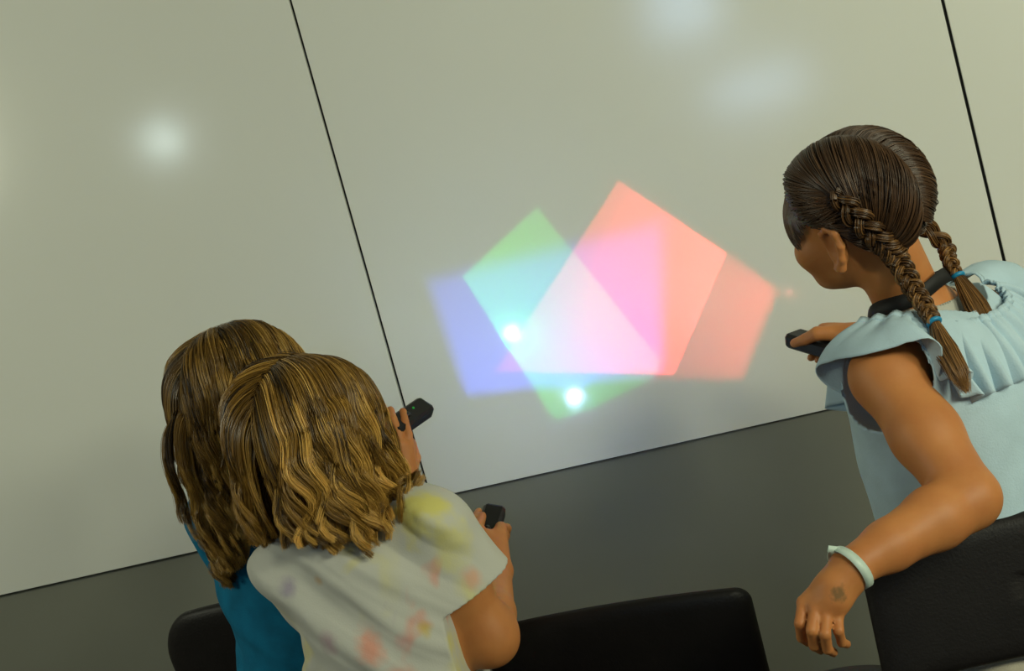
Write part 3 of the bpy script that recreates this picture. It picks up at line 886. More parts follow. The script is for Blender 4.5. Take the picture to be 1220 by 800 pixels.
def child_a():
    head = P(369, 512, 2.09); neck = P(424, 610, 2.09); shR = P(512, 634, 2.07); shL = P(352, 668, 2.11)
    elR, wrR = P(583, 760, 2.11), P(595, 684, 2.28)
    elL, wrL = P(404, 772, 2.23), P(532, 670, 2.335)
    Rh = frame(cv(.72, .16, .67), cv(-.22, -.97, -.05))
    Rt = frame(np.cross(np.array([0, 0, 1.0]), (shR - shL) * [1, 1, 0]), np.array([0, 0, 1.0]))
    k = 0.98
    o = hang(neck, Rt, k, 1.25)
    root = tag(empty('person', (o['pel'][0], o['pel'][1], 0)), 'child with wavy chin-length blond hair in a tie-dye T-shirt, back to us', 'person')
    s = Sol(); L = add_head(s, head, Rh, .95)
    s.chain([L(0, -.03, -.05), neck + Rt[:, 1] * .012 - [0, 0, .01]], [.042, .044], .02)
    R = add_torso(s, neck, shL, shR, o['pel'], Rt, k, .043, 1.0)
    s.chain([shR, shR * .5 + elR * .5, elR], [.043, .041, .038], .02)
    s.cone(elR, elR * .65 + wrR * .35, .037, .034, .035); s.cone(elR * .65 + wrR * .35, wrR, .034, .020, .012)
    s.chain([shL, elL, elL * .6 + wrL * .4, wrL], [.043, .036, .034, .02], .02)
    T = TF(TT2, 0)
    # right hand wraps the box from the right, thumb along its left edge
    mR = [T(.024, .026, -.062), T(.025, .029, -.078), T(.023, .031, -.092), T(.019, .031, -.106)]
    palm(s, wrR, mR, .0155, .0095); s.cone(wrR, T(.004, .036, -.098), .0165, .014, .014)
    for m, z, x in zip(mR, (-.046, -.064, -.081, -.096), (0, .001, .0, -.002)):
        finger(s, [m, T(.031 + x, .008, z), T(.028 + x, -.013, z + .003), T(.013, -.0215, z + .005)], .0085, .0068)
    finger(s, [T(.004, .036, -.100), T(-.012, .029, -.074), T(-.013, .0215, -.040)], .0125, .0075)
    # left hand reaches in from the left
    mL = [P(549, 643, 2.35), P(546, 651, 2.35), P(545, 659, 2.35), P(545, 666, 2.35)]
    palm(s, wrL, mL, .015, .009)
    finger(s, [mL[0], P(553, 627, 2.365), P(565, 619, 2.38), T(-.024, .010, -.020)], .008, .0065)
    finger(s, [mL[1], P(553, 641, 2.38), P(561, 634, 2.40), T(-.0262, -.002, -.040)], .008, .0065)
    finger(s, [mL[2], P(552, 655, 2.39), P(561, 650, 2.41), T(-.0262, -.004, -.060)], .008, .0065)
    finger(s, [mL[3], P(551, 668, 2.38), P(559, 664, 2.40), T(-.0262, -.005, -.078)], .0072, .006)
    finger(s, [wrL * .5 + mL[0] * .5, P(552, 648, 2.33), P(562, 640, 2.335), T(-.0255, .006, -.056)], .0105, .0075)
    for nm in 'LR': add_leg(s, o['hip' + nm], o['kn' + nm], o['an' + nm], o['to' + nm], k)
    sol_mesh('body', s, .003, skin_mat('skin', SKIN), root)
    add_eyes(root, L, Rh, 1.0, M_IRIS)
    # shirt
    b = Sol(); add_torso(b, neck, shL, shR, o['pel'], Rt, k, .044, 1.0)
    b.ell(o['pel'] * .55 + neck * .45, R, np.array([.125, .093, .16]), .05)
    b.cone(o['pel'] + [0, 0, .16], o['pel'], .098, .104, .05)
    dR = elR - shR; cR = shR + dR * .53; dL = elL - shL; cL = shL + dL * .55
    b.cone(shR, shR + dR * .64, .046, .056, .022); b.cone(shL, shL + dL * .45, .046, .044, .022)
    side = (shR - shL) / np.linalg.norm(shR - shL)
    mid = (shL + shR) / 2
    cutR = inter(plane(cR, dR), plane(cR + dR * -.2, dR), lambda X: .105 - np.linalg.norm((X - cR) - ((X - cR) @ (dR / np.linalg.norm(dR)))[..., None] * (dR / np.linalg.norm(dR)), axis=-1), plane(shR + side * .004, side))
    cutL = inter(plane(cL, dL), lambda X: .075 - np.linalg.norm((X - cL) - ((X - cL) @ (dL / np.linalg.norm(dL)))[..., None] * (dL / np.linalg.norm(dL)), axis=-1))
    nk = neck + R[:, 1] * .022 + [0, 0, .012]
    fold = fold_fn(11, .0095, 34, R, mid, .8, .009)
    arm = lambda X: np.clip(1 - (np.linalg.norm(X - (shR + dR * .25), axis=-1)) / .10, 0, 1)
    global TIE_SPOTS
    base = np.array([o['pel'][0], o['pel'][1], 0])
    def onshirt(q):
        for z in np.linspace(1.8, 2.4, 200):
            if b.at(P(q[0], q[1], z)[None])[0] < .0145: return P(q[0], q[1], z)
        return P(*q)
    TIE_SPOTS = [(tuple(onshirt(q) - base), r, c, a) for q, r, c, a in [
        ((505, 606, 2.03), .058, (.66, .60, .14), .85), ((540, 645, 2.02), .05, (.64, .60, .22), .7), ((565, 690, 2.02), .022, (.70, .36, .22), .7),
        ((440, 770, 1.99), .032, (.70, .26, .17), .75), ((480, 765, 1.99), .02, (.62, .30, .28), .6), ((505, 750, 1.99), .016, (.55, .40, .04), .8), ((418, 660, 2.0), .018, (.62, .55, .08), .7),
        ((545, 765, 2.02), .025, (.66, .58, .10), .7), ((345, 700, 2.06), .022, (.26, .20, .34), .7), ((355, 715, 2.05), .014, (.20, .10, .16), .6), ((395, 765, 2.0), .025, (.38, .20, .28), .6), ((383, 690, 2.0), .012, (.5, .3, .12), .6), ((450, 620, 2.02), .02, (.62, .56, .14), .6)]]
    sol_mesh('tie_dye_shirt', b, .003, tie_dye(), root, .0145, 0, fold=lambda X: fold(X) * (1 - .6 * arm(X)),
             cuts=(cutR, lambda X: .062 - np.linalg.norm((X - nk) * [1, 1, .8], axis=-1), plane(o['pel'] - [0, 0, .05], (0, 0, -1))))
    shorts(root, o, R, k, cloth('navy_cotton', (.02, .025, .05)), .5); shoes(root, o, k, cloth('grey_canvas', (.2, .2, .2)))
    # hair: chin-length wavy bob, parted on top
    sk = Skull(L, Rh, .95)
    return root, s, sk, Rh, L


def scalp_dirs(N, line, seed):
    r = np.random.default_rng(seed); out = []
    while len(out) < N:
        q = r.normal(size=3); q /= np.linalg.norm(q)
        if line(q): out.append(q)
    return np.array(out)


def hairline(q):
    x, y, z = q[..., 0], q[..., 1], q[..., 2]
    lim = np.interp(y, [-1, -.35, -.05, .2, .55, .9], [-.85, -.75, -.15, -.02, .42, .62])
    return z > lim


def bob_hair(root, s, sk, Rh, N, Lfun, hm, seed, wave, part=-.1, off0=.010, off1=.026, sweep=None, per=62, rad=.00046, backsweep=.15, name='hair', fly=.0009):
    global rng
    rng = np.random.default_rng(seed)
    q = scalp_dirs(N, hairline, seed)
    a_ = np.linspace(60, -95, 46) * np.pi / 180; x_ = part + np.where(np.arange(46) % 2, .05, -.05)
    q = np.vstack([q, np.stack([x_, np.sin(a_) * .99, np.cos(a_) * .99], -1)]); q /= np.linalg.norm(q, axis=1, keepdims=True); N = len(q)
    length = Lfun(q)
    nm = (q / sk.r) @ sk.R.T; nm /= np.linalg.norm(nm, axis=1, keepdims=True)
    sgn = np.where(q[:, 0] > part, 1.0, -1.0)
    comb = np.outer(sgn, Rh[:, 0]) * np.clip(q[:, 2:3] + .2, .1, 1) - Rh[:, 1] * backsweep - Rh[:, 2] * .35
    comb -= nm * np.sum(comb * nm, 1, keepdims=True); comb += nm * .12; comb /= np.linalg.norm(comb, axis=1, keepdims=True)
    offs = rng.uniform(off0, off1, N) * np.interp(q[:, 2], [-.6, .2, 1], [.55, .9, 1]) * np.interp(q[:, 1], [.1, .6], [1, .3])
    G = loose_hair(sk, q, length, .0125, offs, comb, s, wave * rng.uniform(.6, 1.3, (N, 1)), sweep)
    shade = np.clip(rng.normal(.42, .21, N), .03, .97)
    cap = cap_mesh(sk, hairline, .004)
    return locks(name, G, hm, root, per, 0.0150, .0055, rad, sk, shade, fly=fly, minpush=.003, cap=cap)


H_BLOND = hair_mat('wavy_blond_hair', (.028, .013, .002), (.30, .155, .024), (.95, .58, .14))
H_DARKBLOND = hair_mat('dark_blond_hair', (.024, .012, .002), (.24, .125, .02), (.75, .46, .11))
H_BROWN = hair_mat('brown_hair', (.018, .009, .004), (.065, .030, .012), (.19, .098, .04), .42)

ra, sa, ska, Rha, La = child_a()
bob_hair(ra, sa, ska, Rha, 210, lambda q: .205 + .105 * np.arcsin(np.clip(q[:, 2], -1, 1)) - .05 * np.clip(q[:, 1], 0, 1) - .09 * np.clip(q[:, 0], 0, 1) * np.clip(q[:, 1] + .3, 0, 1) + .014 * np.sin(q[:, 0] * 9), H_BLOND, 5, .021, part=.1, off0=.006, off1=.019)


# ================================================= the long-haired child in blue
def child_b():
    head = P(290, 470, 2.36); neck = P(296, 560, 2.36); shR = P(352, 606, 2.28); shL = P(262, 612, 2.46)
    elR, wrR = P(438, 688, 2.385), P(488, 578, 2.43)
    elL = shL + np.array([.02, .03, -.21]); wrL = elL + np.array([.06, .10, -.13])
    Rh = frame(cv(.80, .12, .58), cv(-.30, -.95, 0)); up = np.array([0, 0, 1.0])
    Rt = frame(np.cross(up, (shR - shL) * [1, 1, 0]), up); k = 1.02
    o = hang(neck, Rt, k, 1.32)
    root = tag(empty('person', (o['pel'][0], o['pel'][1], 0)), 'child with long dark blond hair in a blue T-shirt, furthest left, raising a light box', 'person')
    s = Sol(); L = add_head(s, head, Rh, 1.0)
    s.chain([L(0, -.03, -.05), neck + Rt[:, 1] * .012 - [0, 0, .01]], [.042, .044], .02)
    R = add_torso(s, neck, shL, shR, o['pel'], Rt, k, .043, 1.0)
    s.chain([shR, shR * .5 + elR * .5, elR], [.042, .038, .034], .02)
    s.chain([elR, elR * .65 + wrR * .35, wrR], [.034, .032, .020], .012)
    s.chain([shL, elL, elL * .6 + wrL * .4, wrL], [.042, .034, .032, .02], .02)
    mR = [P(487, 533, 2.428), P(478, 530, 2.42), P(469, 532, 2.418), P(460, 537, 2.418)]
    palm(s, wrR, mR, .016, .0105)
    finger(s, [mR[0], P(486, 518, 2.432), P(482, 503, 2.440), P(480, 491, 2.458)], .0088, .0072)
    finger(s, [mR[1], P(474, 515, 2.424), P(468, 500, 2.430), P(465, 489, 2.450)], .0088, .0072)
    finger(s, [mR[2], P(462, 517, 2.420), P(457, 505, 2.428), P(457, 496, 2.445)], .0085, .007)
    finger(s, [mR[3], P(452, 525, 2.420), P(449, 515, 2.428), P(450, 508, 2.442)], .0075, .0063)
    finger(s, [P(488, 566, 2.435), P(494, 546, 2.462), P(490, 530, 2.495), P(484, 520, 2.51)], .0125, .008)
    # the other hand hangs relaxed
    d = (wrL - elL) / np.linalg.norm(wrL - elL); sd = Rt[:, 1] * .6 - Rt[:, 0] * .2
    mL = [wrL + d * .062 + sd * t for t in (.03, .01, -.01, -.028)]
    palm(s, wrL, mL, .015, .0095)
    for i, m in enumerate(mL): finger(s, [m, m + d * .028 + Rt[:, 0] * .006, m + d * .046 + Rt[:, 0] * .018, m + d * .056 + Rt[:, 0] * .032], .008, .0065)
    finger(s, [wrL + d * .015 + sd * .01, wrL + d * .04 + sd * .055, wrL + d * .062 + sd * .062], .0115, .0075)
    for nm in 'LR': add_leg(s, o['hip' + nm], o['kn' + nm], o['an' + nm], o['to' + nm], k)
    sol_mesh('body', s, .003, skin_mat('skin', SKIN), root)
    add_eyes(root, L, Rh, 1.0, M_IRIS)
    b = Sol(); add_torso(b, neck, shL, shR, o['pel'], Rt, k, .044, 1.0)
    b.cone(o['pel'] + [0, 0, .2], o['pel'] + [0, 0, -.02], .095, .108, .05)
    dR = elR - shR; cR = shR + dR * .55; dL = elL - shL; cL = shL + dL * .55
    b.cone(shR, shR + dR * .64, .046, .052, .022); b.cone(shL, shL + dL * .64, .046, .052, .022)
    rad = lambda X, c, dd: .075 - np.linalg.norm((X - c) - ((X - c) @ (dd / np.linalg.norm(dd)))[..., None] * (dd / np.linalg.norm(dd)), axis=-1)
    nk = neck + R[:, 1] * .022 + [0, 0, .014]
    sol_mesh('blue_shirt', b, .0035, cloth('blue_cotton', (.006, .14, .26), .2, 25), root, .010, 0, fold=fold_fn(4, .0075, 30, R, neck, .5),
             cuts=(inter(plane(cR, dR), lambda X: rad(X, cR, dR)), inter(plane(cL, dL), lambda X: rad(X, cL, dL)),
                   lambda X: .062 - np.linalg.norm((X - nk) * [1, 1, .8], axis=-1), plane(o['pel'] - [0, 0, .06], (0, 0, -1))))
    shorts(root, o, R, k, cloth('black_cotton', (.015, .015, .018)), .6); shoes(root, o, k, cloth('white_canvas', (.4, .4, .38)))
    # pink bracelet on the raised wrist
    dd = (wrR - elR) / np.linalg.norm(wrR - elR); e1 = np.cross(dd, up); e1 /= np.linalg.norm(e1); e2 = np.cross(dd, e1); an = np.linspace(0, 2 * np.pi, 28, endpoint=False)
    ring = np.outer(np.cos(an), e1) + np.outer(np.sin(an), e2)
    V, F = ribbon(wrR - dd * .012 + ring * .0225, ring, .006, .0025, True)
    mesh_np('bracelet', V, F, mat('pink_rubber', (.55, .03, .07), .4), root)['label'] = 'thin pink bracelet'
    return root, s, Skull(L, Rh, 1.0), Rh, L


rb, sb, skb, Rhb, Lb = child_b()
BL0, BL1 = P(222, 540, 2.27), P(282, 705, 2.25)


def b_sweep(X, t):
    """the long hair gathers to one lock down the back"""
    u = np.clip((BL0[2] - X[:, 2:]) / (BL0[2] - BL1[2]), 0, 1.1); g = (BL0 + (BL1 - BL0) * u - X) * [1, 1, 0]
    return g * np.clip((t - .14) / .1, 0, 1) * 5.5

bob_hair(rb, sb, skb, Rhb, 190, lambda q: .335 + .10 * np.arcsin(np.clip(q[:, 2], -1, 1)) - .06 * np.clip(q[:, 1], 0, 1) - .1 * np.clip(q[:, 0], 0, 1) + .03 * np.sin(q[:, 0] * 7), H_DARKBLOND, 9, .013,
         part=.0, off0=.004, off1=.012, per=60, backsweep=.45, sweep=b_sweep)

# ================================================= the braided child
def child_c():
    head = P(1016, 261, 1.93); neck = P(1092, 352, 1.955); shL = P(1056, 448, 1.86); shR = P(1166, 384, 2.06)
    elL, wrL = P(1154, 594, 1.735), P(1016, 676, 1.665)
    elR, wrR = P(1088, 446, 2.25), P(1024, 402, 2.365)
    Rh = frame(cv(-.65, .05, .76), cv(-.33, -.91, -.22)); up = np.array([0, 0, 1.0])
    Rt = frame(np.cross(up, (shR - shL) * [1, 1, 0]), up); k = 1.1
    o = hang(neck, Rt, k, 1.42, -.03)
    root = tag(empty('person', (o['pel'][0], o['pel'][1], 0)), 'child with two brown braids in a pale blue ruffled top', 'person')
    s = Sol(); L = add_head(s, head, Rh, 1.03)
    s.chain([L(0, -.035, -.05), neck + Rt[:, 1] * .012 - [0, 0, .012]], [.046, .047], .02)
    R = add_torso(s, neck, shL, shR, o['pel'], Rt, k, .046, 1.0)
    s.chain([shL, shL * .5 + elL * .5, elL], [.044, .0425, .037], .02)
    s.chain([elL, elL * .7 + wrL * .3, elL * .3 + wrL * .7, wrL], [.038, .038, .030, .0235], .012)
    s.chain([shR, elR, elR * .6 + wrR * .4, wrR], [.046, .038, .034, .021], .02)
    # hanging left hand
    mL = [P(957, 718, 1.668), P(971, 725, 1.655), P(985, 729, 1.652), P(998, 730, 1.655)]
    palm(s, wrL, mL, .0195, .0082, .012)
    s.cone(wrL * .5 + mL[1] * .5, wrL * .3 + mL[2] * .7, .019, .016, .014)
    finger(s, [mL[0], P(953, 743, 1.655), P(955, 760, 1.672), P(963, 766, 1.695)], .0072, .0056)
    finger(s, [mL[1], P(967, 752, 1.640), P(970, 770, 1.655), P(978, 775, 1.680)], .0072, .0056)
    finger(s, [mL[2], P(983, 756, 1.636), P(986, 774, 1.652), P(993, 778, 1.678)], .0072, .0056)
    finger(s, [mL[3], P(999, 752, 1.642), P(1003, 766, 1.655), P(1009, 768, 1.672)], .0068, .0052)
    finger(s, [wrL * .75 + mL[0] * .25 + CM[:, 2] * .012, P(972, 718, 1.70), P(962, 744, 1.715), P(962, 760, 1.722)], .0125, .0072)
    # right hand round the light box, thumb on its near face
    T = TF(TT3, 0)
    mR = [T(-.004, .029, -.068), T(-.004, .029, -.084), T(-.004, .028, -.099), T(-.004, .026, -.112)]
    near = 1.0 if (T(1, 0, 0) - T(0, 0, 0)).dot(CM[:, 2]) < 0 else -1.0
    mR = [T(-near * .010, .027, z) for z in (-.066, -.081, -.095, -.107)]
    palm(s, wrR, mR, .0165, .0105, .014)
    for m, z, dz in zip(mR, (-.050, -.068, -.086, -.100), (.0, .0, 0, 0)):
        finger(s, [m, T(-near * .0285, .012, z), T(-near * .027, -.012, z), T(-near * .010, -.0225, z), T(near * .006, -.024, z + .002)], .0088, .0066)
    finger(s, [wrR * .45 + mR[0] * .55 - CM[:, 2] * .01, T(near * .017, .030, -.080), T(near * .024, .017, -.058), T(near * .0275, .006, -.034)], .014, .008)
    for nm in 'LR': add_leg(s, o['hip' + nm], o['kn' + nm], o['an' + nm], o['to' + nm], k)
    tat = wrL * .45 + (mL[1] + mL[2]) * .275 - CM[:, 2] * .018
    sol_mesh('body', s, .003, skin_mat('skin', SKIN, tuple(tat)), root)
    add_eyes(root, L, Rh, 1.03, M_IRIS)
    # pale blue top: flared bodice, gathered ruffle round the shoulders, grey vest below it
    M_TOP = cloth('pale_blue_cotton', (.44, .585, .67), .05, 30); M_VEST = cloth('grey_vest_cotton', (.42, .42, .37), .06, 40)
    b = Sol(); add_torso(b, neck, shL, shR, o['pel'], Rt, k, .047, 1.0)
    v = sol_mesh('vest', b, .0035, M_VEST, root, .006, 0, cuts=(
        lambda X: .075 - np.linalg.norm((X - (neck + R[:, 1] * .02 + up * .022)) * [1, 1, .75], axis=-1),
        lambda X: .092 - np.linalg.norm(X - shL - R[:, 0] * -.012, axis=-1), lambda X: .092 - np.linalg.norm(X - shR - R[:, 0] * .012, axis=-1), plane(o['pel'] + up * .1, -up)))
    v['label'] = 'grey vest showing at the neckline'
    mid = (shL + shR) / 2; ch = mid * .7 + o['pel'] * .3
    b.ell(ch, R, np.array([.14, .105, .17]), .05); b.cone(ch - up * .05, o['pel'] + up * .06, .10, .118, .06); b.cone(o['pel'] + up * .06, o['pel'] + up * .0, .118, .124, .05)
    top = sol_mesh('ruffled_top', b, .0035, M_TOP, root, .012, 0, fold=fold_fn(21, .0075, 26, R, neck, .15), cuts=(
        lambda X: .100 - np.linalg.norm((X - (neck + R[:, 1] * .008 + up * .010)) * [1, 1, .85], axis=-1),
        lambda X: .070 - np.linalg.norm(X - shL - R[:, 0] * -.010, axis=-1), lambda X: .070 - np.linalg.norm(X - shR - R[:, 0] * .010, axis=-1), plane(o['pel'] + up * .01, -up)))
    nth, nst, ds = 420, 22, .0062
    th = np.linspace(0, 2 * np.pi, nth, endpoint=False)
    sb_ = Sol(); sb_.pr = [p for p in b.pr] + [p for p in s.pr if p[0] == 'c' and (np.allclose(p[1], shL) or np.allclose(p[1], shR))]
    rx = np.cos(th)[:, None] * R[:, 0]; ry = np.sin(th)[:, None] * R[:, 1]
    c0 = mid + up * .028 - R[:, 1] * .006
    X = c0 + rx * .098 + ry * .080; D = rx * 1.0 + ry * 1.0; D /= np.linalg.norm(D, axis=1, keepdims=True)
    side = np.abs(np.cos(th)); Lr = np.interp(side, [0, .55, .85, 1], [.085, .106, .104, .086]) * (1 + .05 * np.sin(th * 7 + 1))
    g = np.tile(-up, (nth, 1)); pts = []
    r2 = np.random.default_rng(3); ph = np.cumsum(r2.uniform(.7, 1.3, nth)); ph = ph / ph[-1] * 2 * np.pi * 26
    am = .6 + .5 * np.sin(th * 5 + 2) * np.sin(th * 3)
    for i in range(nst):
        t = i / (nst - 1); wv = np.sin(ph + .8 * np.sin(3 * th))
        off = .017 + t * .012
        for _ in range(3):
            d = sb_.at(X); gr = sb_.grad(X); mv = np.where(d < off, off - d, np.clip(off - d, -.004, 0) * (t < .35)); X = X + gr * mv[:, None]
        pts.append(X.copy())
        gr = sb_.grad(X); Tn = D * .75 + g * (.25 + .5 * t); Tn = Tn - gr * np.minimum(np.sum(Tn * gr, 1, keepdims=True), 0); Tn /= np.linalg.norm(Tn, axis=1, keepdims=True)
        D = D * .4 + Tn * .6; D /= np.linalg.norm(D, axis=1, keepdims=True); X = X + D * (Lr / (nst - 1))[:, None]
    pts = np.array(pts)
    e1_ = np.roll(pts, -3, 1) - np.roll(pts, 3, 1); e2_ = np.gradient(pts, axis=0); nn = np.cross(e1_, e2_); nn /= np.linalg.norm(nn, axis=2, keepdims=True) + 1e-9
    if np.sum(nn * (pts - mid)) < 0: nn = -nn
    for _ in range(6): nn = nn + np.roll(nn, 4, 1) + np.roll(nn, -4, 1); nn /= np.linalg.norm(nn, axis=2, keepdims=True) + 1e-9
    tq = np.linspace(0, 1, nst)[:, None]; fine = .35 * np.sin(ph * 2.7 + 1)[None] * np.exp(-tq * 2.5)
    pts = pts + nn * ((.0022 + .0115 * tq) * (wv[None] * (.55 + .45 * am[None]) * (1 + .8 * side[None] ** 2)) + .009 * fine)[..., None]
    V = pts.reshape(-1, 3); F = []
    for i in range(nst - 1):
        for j in range(nth): F.append([i * nth + j, i * nth + (j + 1) % nth, (i + 1) * nth + (j + 1) % nth, (i + 1) * nth + j])
    rf = mesh_np('ruffle', V, F, M_TOP, root)
    sm = rf.modifiers.new('solid', 'SOLIDIFY'); sm.thickness = .0016
    # gathered neckline band
    nb = pts[0] * .5 + pts[1] * .5; V, F = ribbon(nb, sb_.grad(nb), .012, .003, True)
    mesh_np('neck_band', V, F, M_TOP, root)
    # black lanyard round the neck, its ends hanging down the front
    q = [neck + R[:, 1] * (.10) - R[:, 0] * .012 - up * .19, neck + R[:, 1] * .085 - R[:, 0] * .072 - up * .09, neck + R[:, 1] * .055 - R[:, 0] * .068 - up * .035, neck - R[:, 0] * .062 + up * .006, neck - R[:, 0] * .03 - R[:, 1] * .045 + up * .02,
         neck + R[:, 0] * .03 - R[:, 1] * .045 + up * .02, neck + R[:, 0] * .062 + up * .006, neck + R[:, 1] * .055 + R[:, 0] * .068 - up * .035, neck + R[:, 1] * .085 + R[:, 0] * .072 - up * .09, neck + R[:, 1] * .10 + R[:, 0] * .012 - up * .19]
    q = spline(q, 90); full = Sol(); full.pr = list(s.pr)
    for _ in range(6):
        d = full.at(q); q = q + full.grad(q) * (.012 - d)[:, None]
    dd = np.interp(np.abs(np.linspace(-1, 1, 90)), [0, .55, .8, 1], [0, 0, .018, .03]); q = q + full.grad(q) * dd[:, None]
    q[1:-1] = (q[:-2] + q[1:-1] * 2 + q[2:]) / 4
    V, F = ribbon(q, full.grad(q), .021, .002); mesh_np('lanyard', V, F, mat('black_webbing', (.006, .006, .006), .7), root)['label'] = 'black neck strap'
    shorts(root, o, R, k, cloth('khaki_cotton', (.50, .46, .36)), .6); shoes(root, o, k, cloth('grey_canvas_shoe', (.15, .15, .16)))
    # paper wristband with its snap tail
    dd = (wrL - elL) / np.linalg.norm(wrL - elL); e1 = up - dd * up.dot(dd); e1 /= np.linalg.norm(e1); e2 = np.cross(dd, e1); an = np.linspace(0, 2 * np.pi, 40, endpoint=False)
    ring = np.outer(np.cos(an), e1) + np.outer(np.sin(an), e2)
    M_BAND = mat('mint_wristband', (.50, .62, .55), .45, noise=.08, nscale=60)
    tilt = (np.outer(np.cos(an), dd)) * .006
    wb = mesh_np('wristband', *ribbon(wrL + dd * .004 + ring * .0282 + tilt, ring, .012, .0012, True), M_BAND, root); wb['label'] = 'pale mint paper wristband'
    w0 = wrL + dd * .010 + e1 * .027
    mesh_np('wristband_tail', *ribbon(np.array([w0 + (e1 * .5 + dd * .8) * t for t in np.linspace(0, .016, 5)]), np.tile(e2, (5, 1)), .008, .0012), M_BAND, wb)
    bm = bmesh.new(); bmesh.ops.create_uvsphere(bm, u_segments=10, v_segments=6, radius=.0035)
    for vv in bm.verts: vv.co += Vector(w0 - np.array(root.location))
    bm_obj('snap', bm, M_BAND, wb, True)
    return root, s, Skull(L, Rh, 1.03), Rh, L


rc, sc_, skc, Rhc, Lc = child_c()


def slerp(a, b, t):
    w = np.arccos(np.clip(np.sum(a * b, -1, keepdims=True), -1, 1)); w = np.maximum(w, 1e-3)
    return (np.sin((1 - t) * w) * a + np.sin(t * w) * b) / np.sin(w)


def unit(q): return q / np.linalg.norm(q, axis=-1, keepdims=True)


def braided_hair(root, sk, R, hm, paths):
    """scalp hair drawn from a centre parting and the hairline to two braids; paths: two world polylines that start on the scalp"""
    global rng
    rng = np.random.default_rng(17)
    allV, allF, allS = [], [], []; nv = 0
    for side, path, ntop in paths:
        bp = spline(path, 60)[:ntop]; bq = unit(sk.q(bp))
        n1, n2 = 900, 620
        t = rng.uniform(0, 1, n1)
        a = np.interp(t, [0, 1], [62, -118]) * np.pi / 180            # parting runs over the crown to the nape
        src = np.stack([side * rng.uniform(.005, .02, n1), np.sin(a + np.pi / 2 - np.pi / 2), np.cos(a)], -1); src = unit(src)
        u = np.clip(t * 1.05 - .02 + rng.normal(size=n1) * .03, 0, 1)
        # face and nape hairline
        hp = np.array([(.10, .88, .52), (.45, .80, .42), (.72, .62, .22), (.86, .42, .02), (.93, .22, -.10), (.96, .05, -.06), (.97, -.12, -.15), (.85, -.40, -.50), (.55, -.66, -.70), (.10, -.78, -.78)])
        hp = hp * [side, 1, 1]; hp = unit(hp); hl = spline(hp, 200)
        t2 = rng.uniform(0, 1, n2); s2 = unit(hl[(t2 * 199).astype(int)] + rng.normal(size=(n2, 3)) * .03)
        u2 = np.clip(np.interp(t2, [0, .45, .7, 1], [.0, .12, .6, 1]) + rng.normal(size=n2) * .05, 0, 1)
        Q0 = np.vstack([src, s2]); U = np.concatenate([u, u2]); tgt = bq[(U * (len(bq) - 1)).astype(int)]
        m = 14; tt = np.linspace(0, 1, m)
        Pq = slerp(Q0[:, None], tgt[:, None], tt[None, :, None])
        lift = .006 + .010 * np.sin(np.pi * np.clip(tt, 0, 1)) ** .8
        lk = np.sin(U * 70) * .0018 + rng.normal(size=len(U)) * .0012
        h = lift[None, :] + (lk[:, None]) * np.sin(np.pi * tt)[None, :]; h[:, 0] = .002
        nrm = unit(Pq / sk.r)
        X = sk.c + (Pq * sk.r + nrm * h[..., None]) @ sk.R.T
        V, F = tube_np(X, np.full((len(X), m), .0008), 3)
        sh = np.clip(.32 + .16 * np.sin(U * 70) + rng.normal(size=len(U)) * .13, 0, 1)
        allV.append(V); allF.append(F + nv); nv += len(V); allS.append(np.repeat(sh, m * 3))
    # front hair hanging beside the face
    for side in (-1, 1):
        m = 16; n3 = 330; tt = np.linspace(0, 1, m); w = rng.uniform(0, 1, n3)
        kq = np.array([[(.34, .84, .46), (.55, .90, .06), (.66, .86, -.32), (.75, .72, -.62)], [(.76, .46, .40), (.92, .38, .08), (.95, .34, -.06), (.93, .32, -.14)]]) * [side, 1, 1]
        K = kq[0][None] * (1 - w[:, None, None]) + kq[1][None] * w[:, None, None] + rng.normal(size=(n3, 4, 1)) * .012
        Q = np.stack([spline(k_, m) for k_ in K]); Q *= (1 + .05 * np.sin(np.pi * tt))[None, :, None]
        X = sk.c + ((Q * (sk.r + .004)) @ sk.R.T); fr = rng.uniform(.6, 1, n3) * (1 - .25 * w)
        X = np.stack([np.stack([np.interp(tt * f_, tt, x[:, i]) for i in range(3)], -1) for x, f_ in zip(X, fr)])
        V, F = tube_np(X, np.full((n3, m), .0008) * np.linspace(1.1, .5, m)[None], 3)
        allV.append(V); allF.append(F + nv); nv += len(V); allS.append(np.repeat(np.clip(.62 + rng.normal(size=n3) * .18, 0, 1), m * 3))
    keep = lambda q: hairline(q) & (np.abs(q[:, 0]) > -1)
    cV, cF = cap_mesh(sk, keep, .0035)
    allV.append(cV); allF.append(cF + nv); allS.append(np.full(len(cV), .18))
    return mesh_np('hair', np.vstack(allV), np.vstack(allF), hm, root, True, np.concatenate(allS))


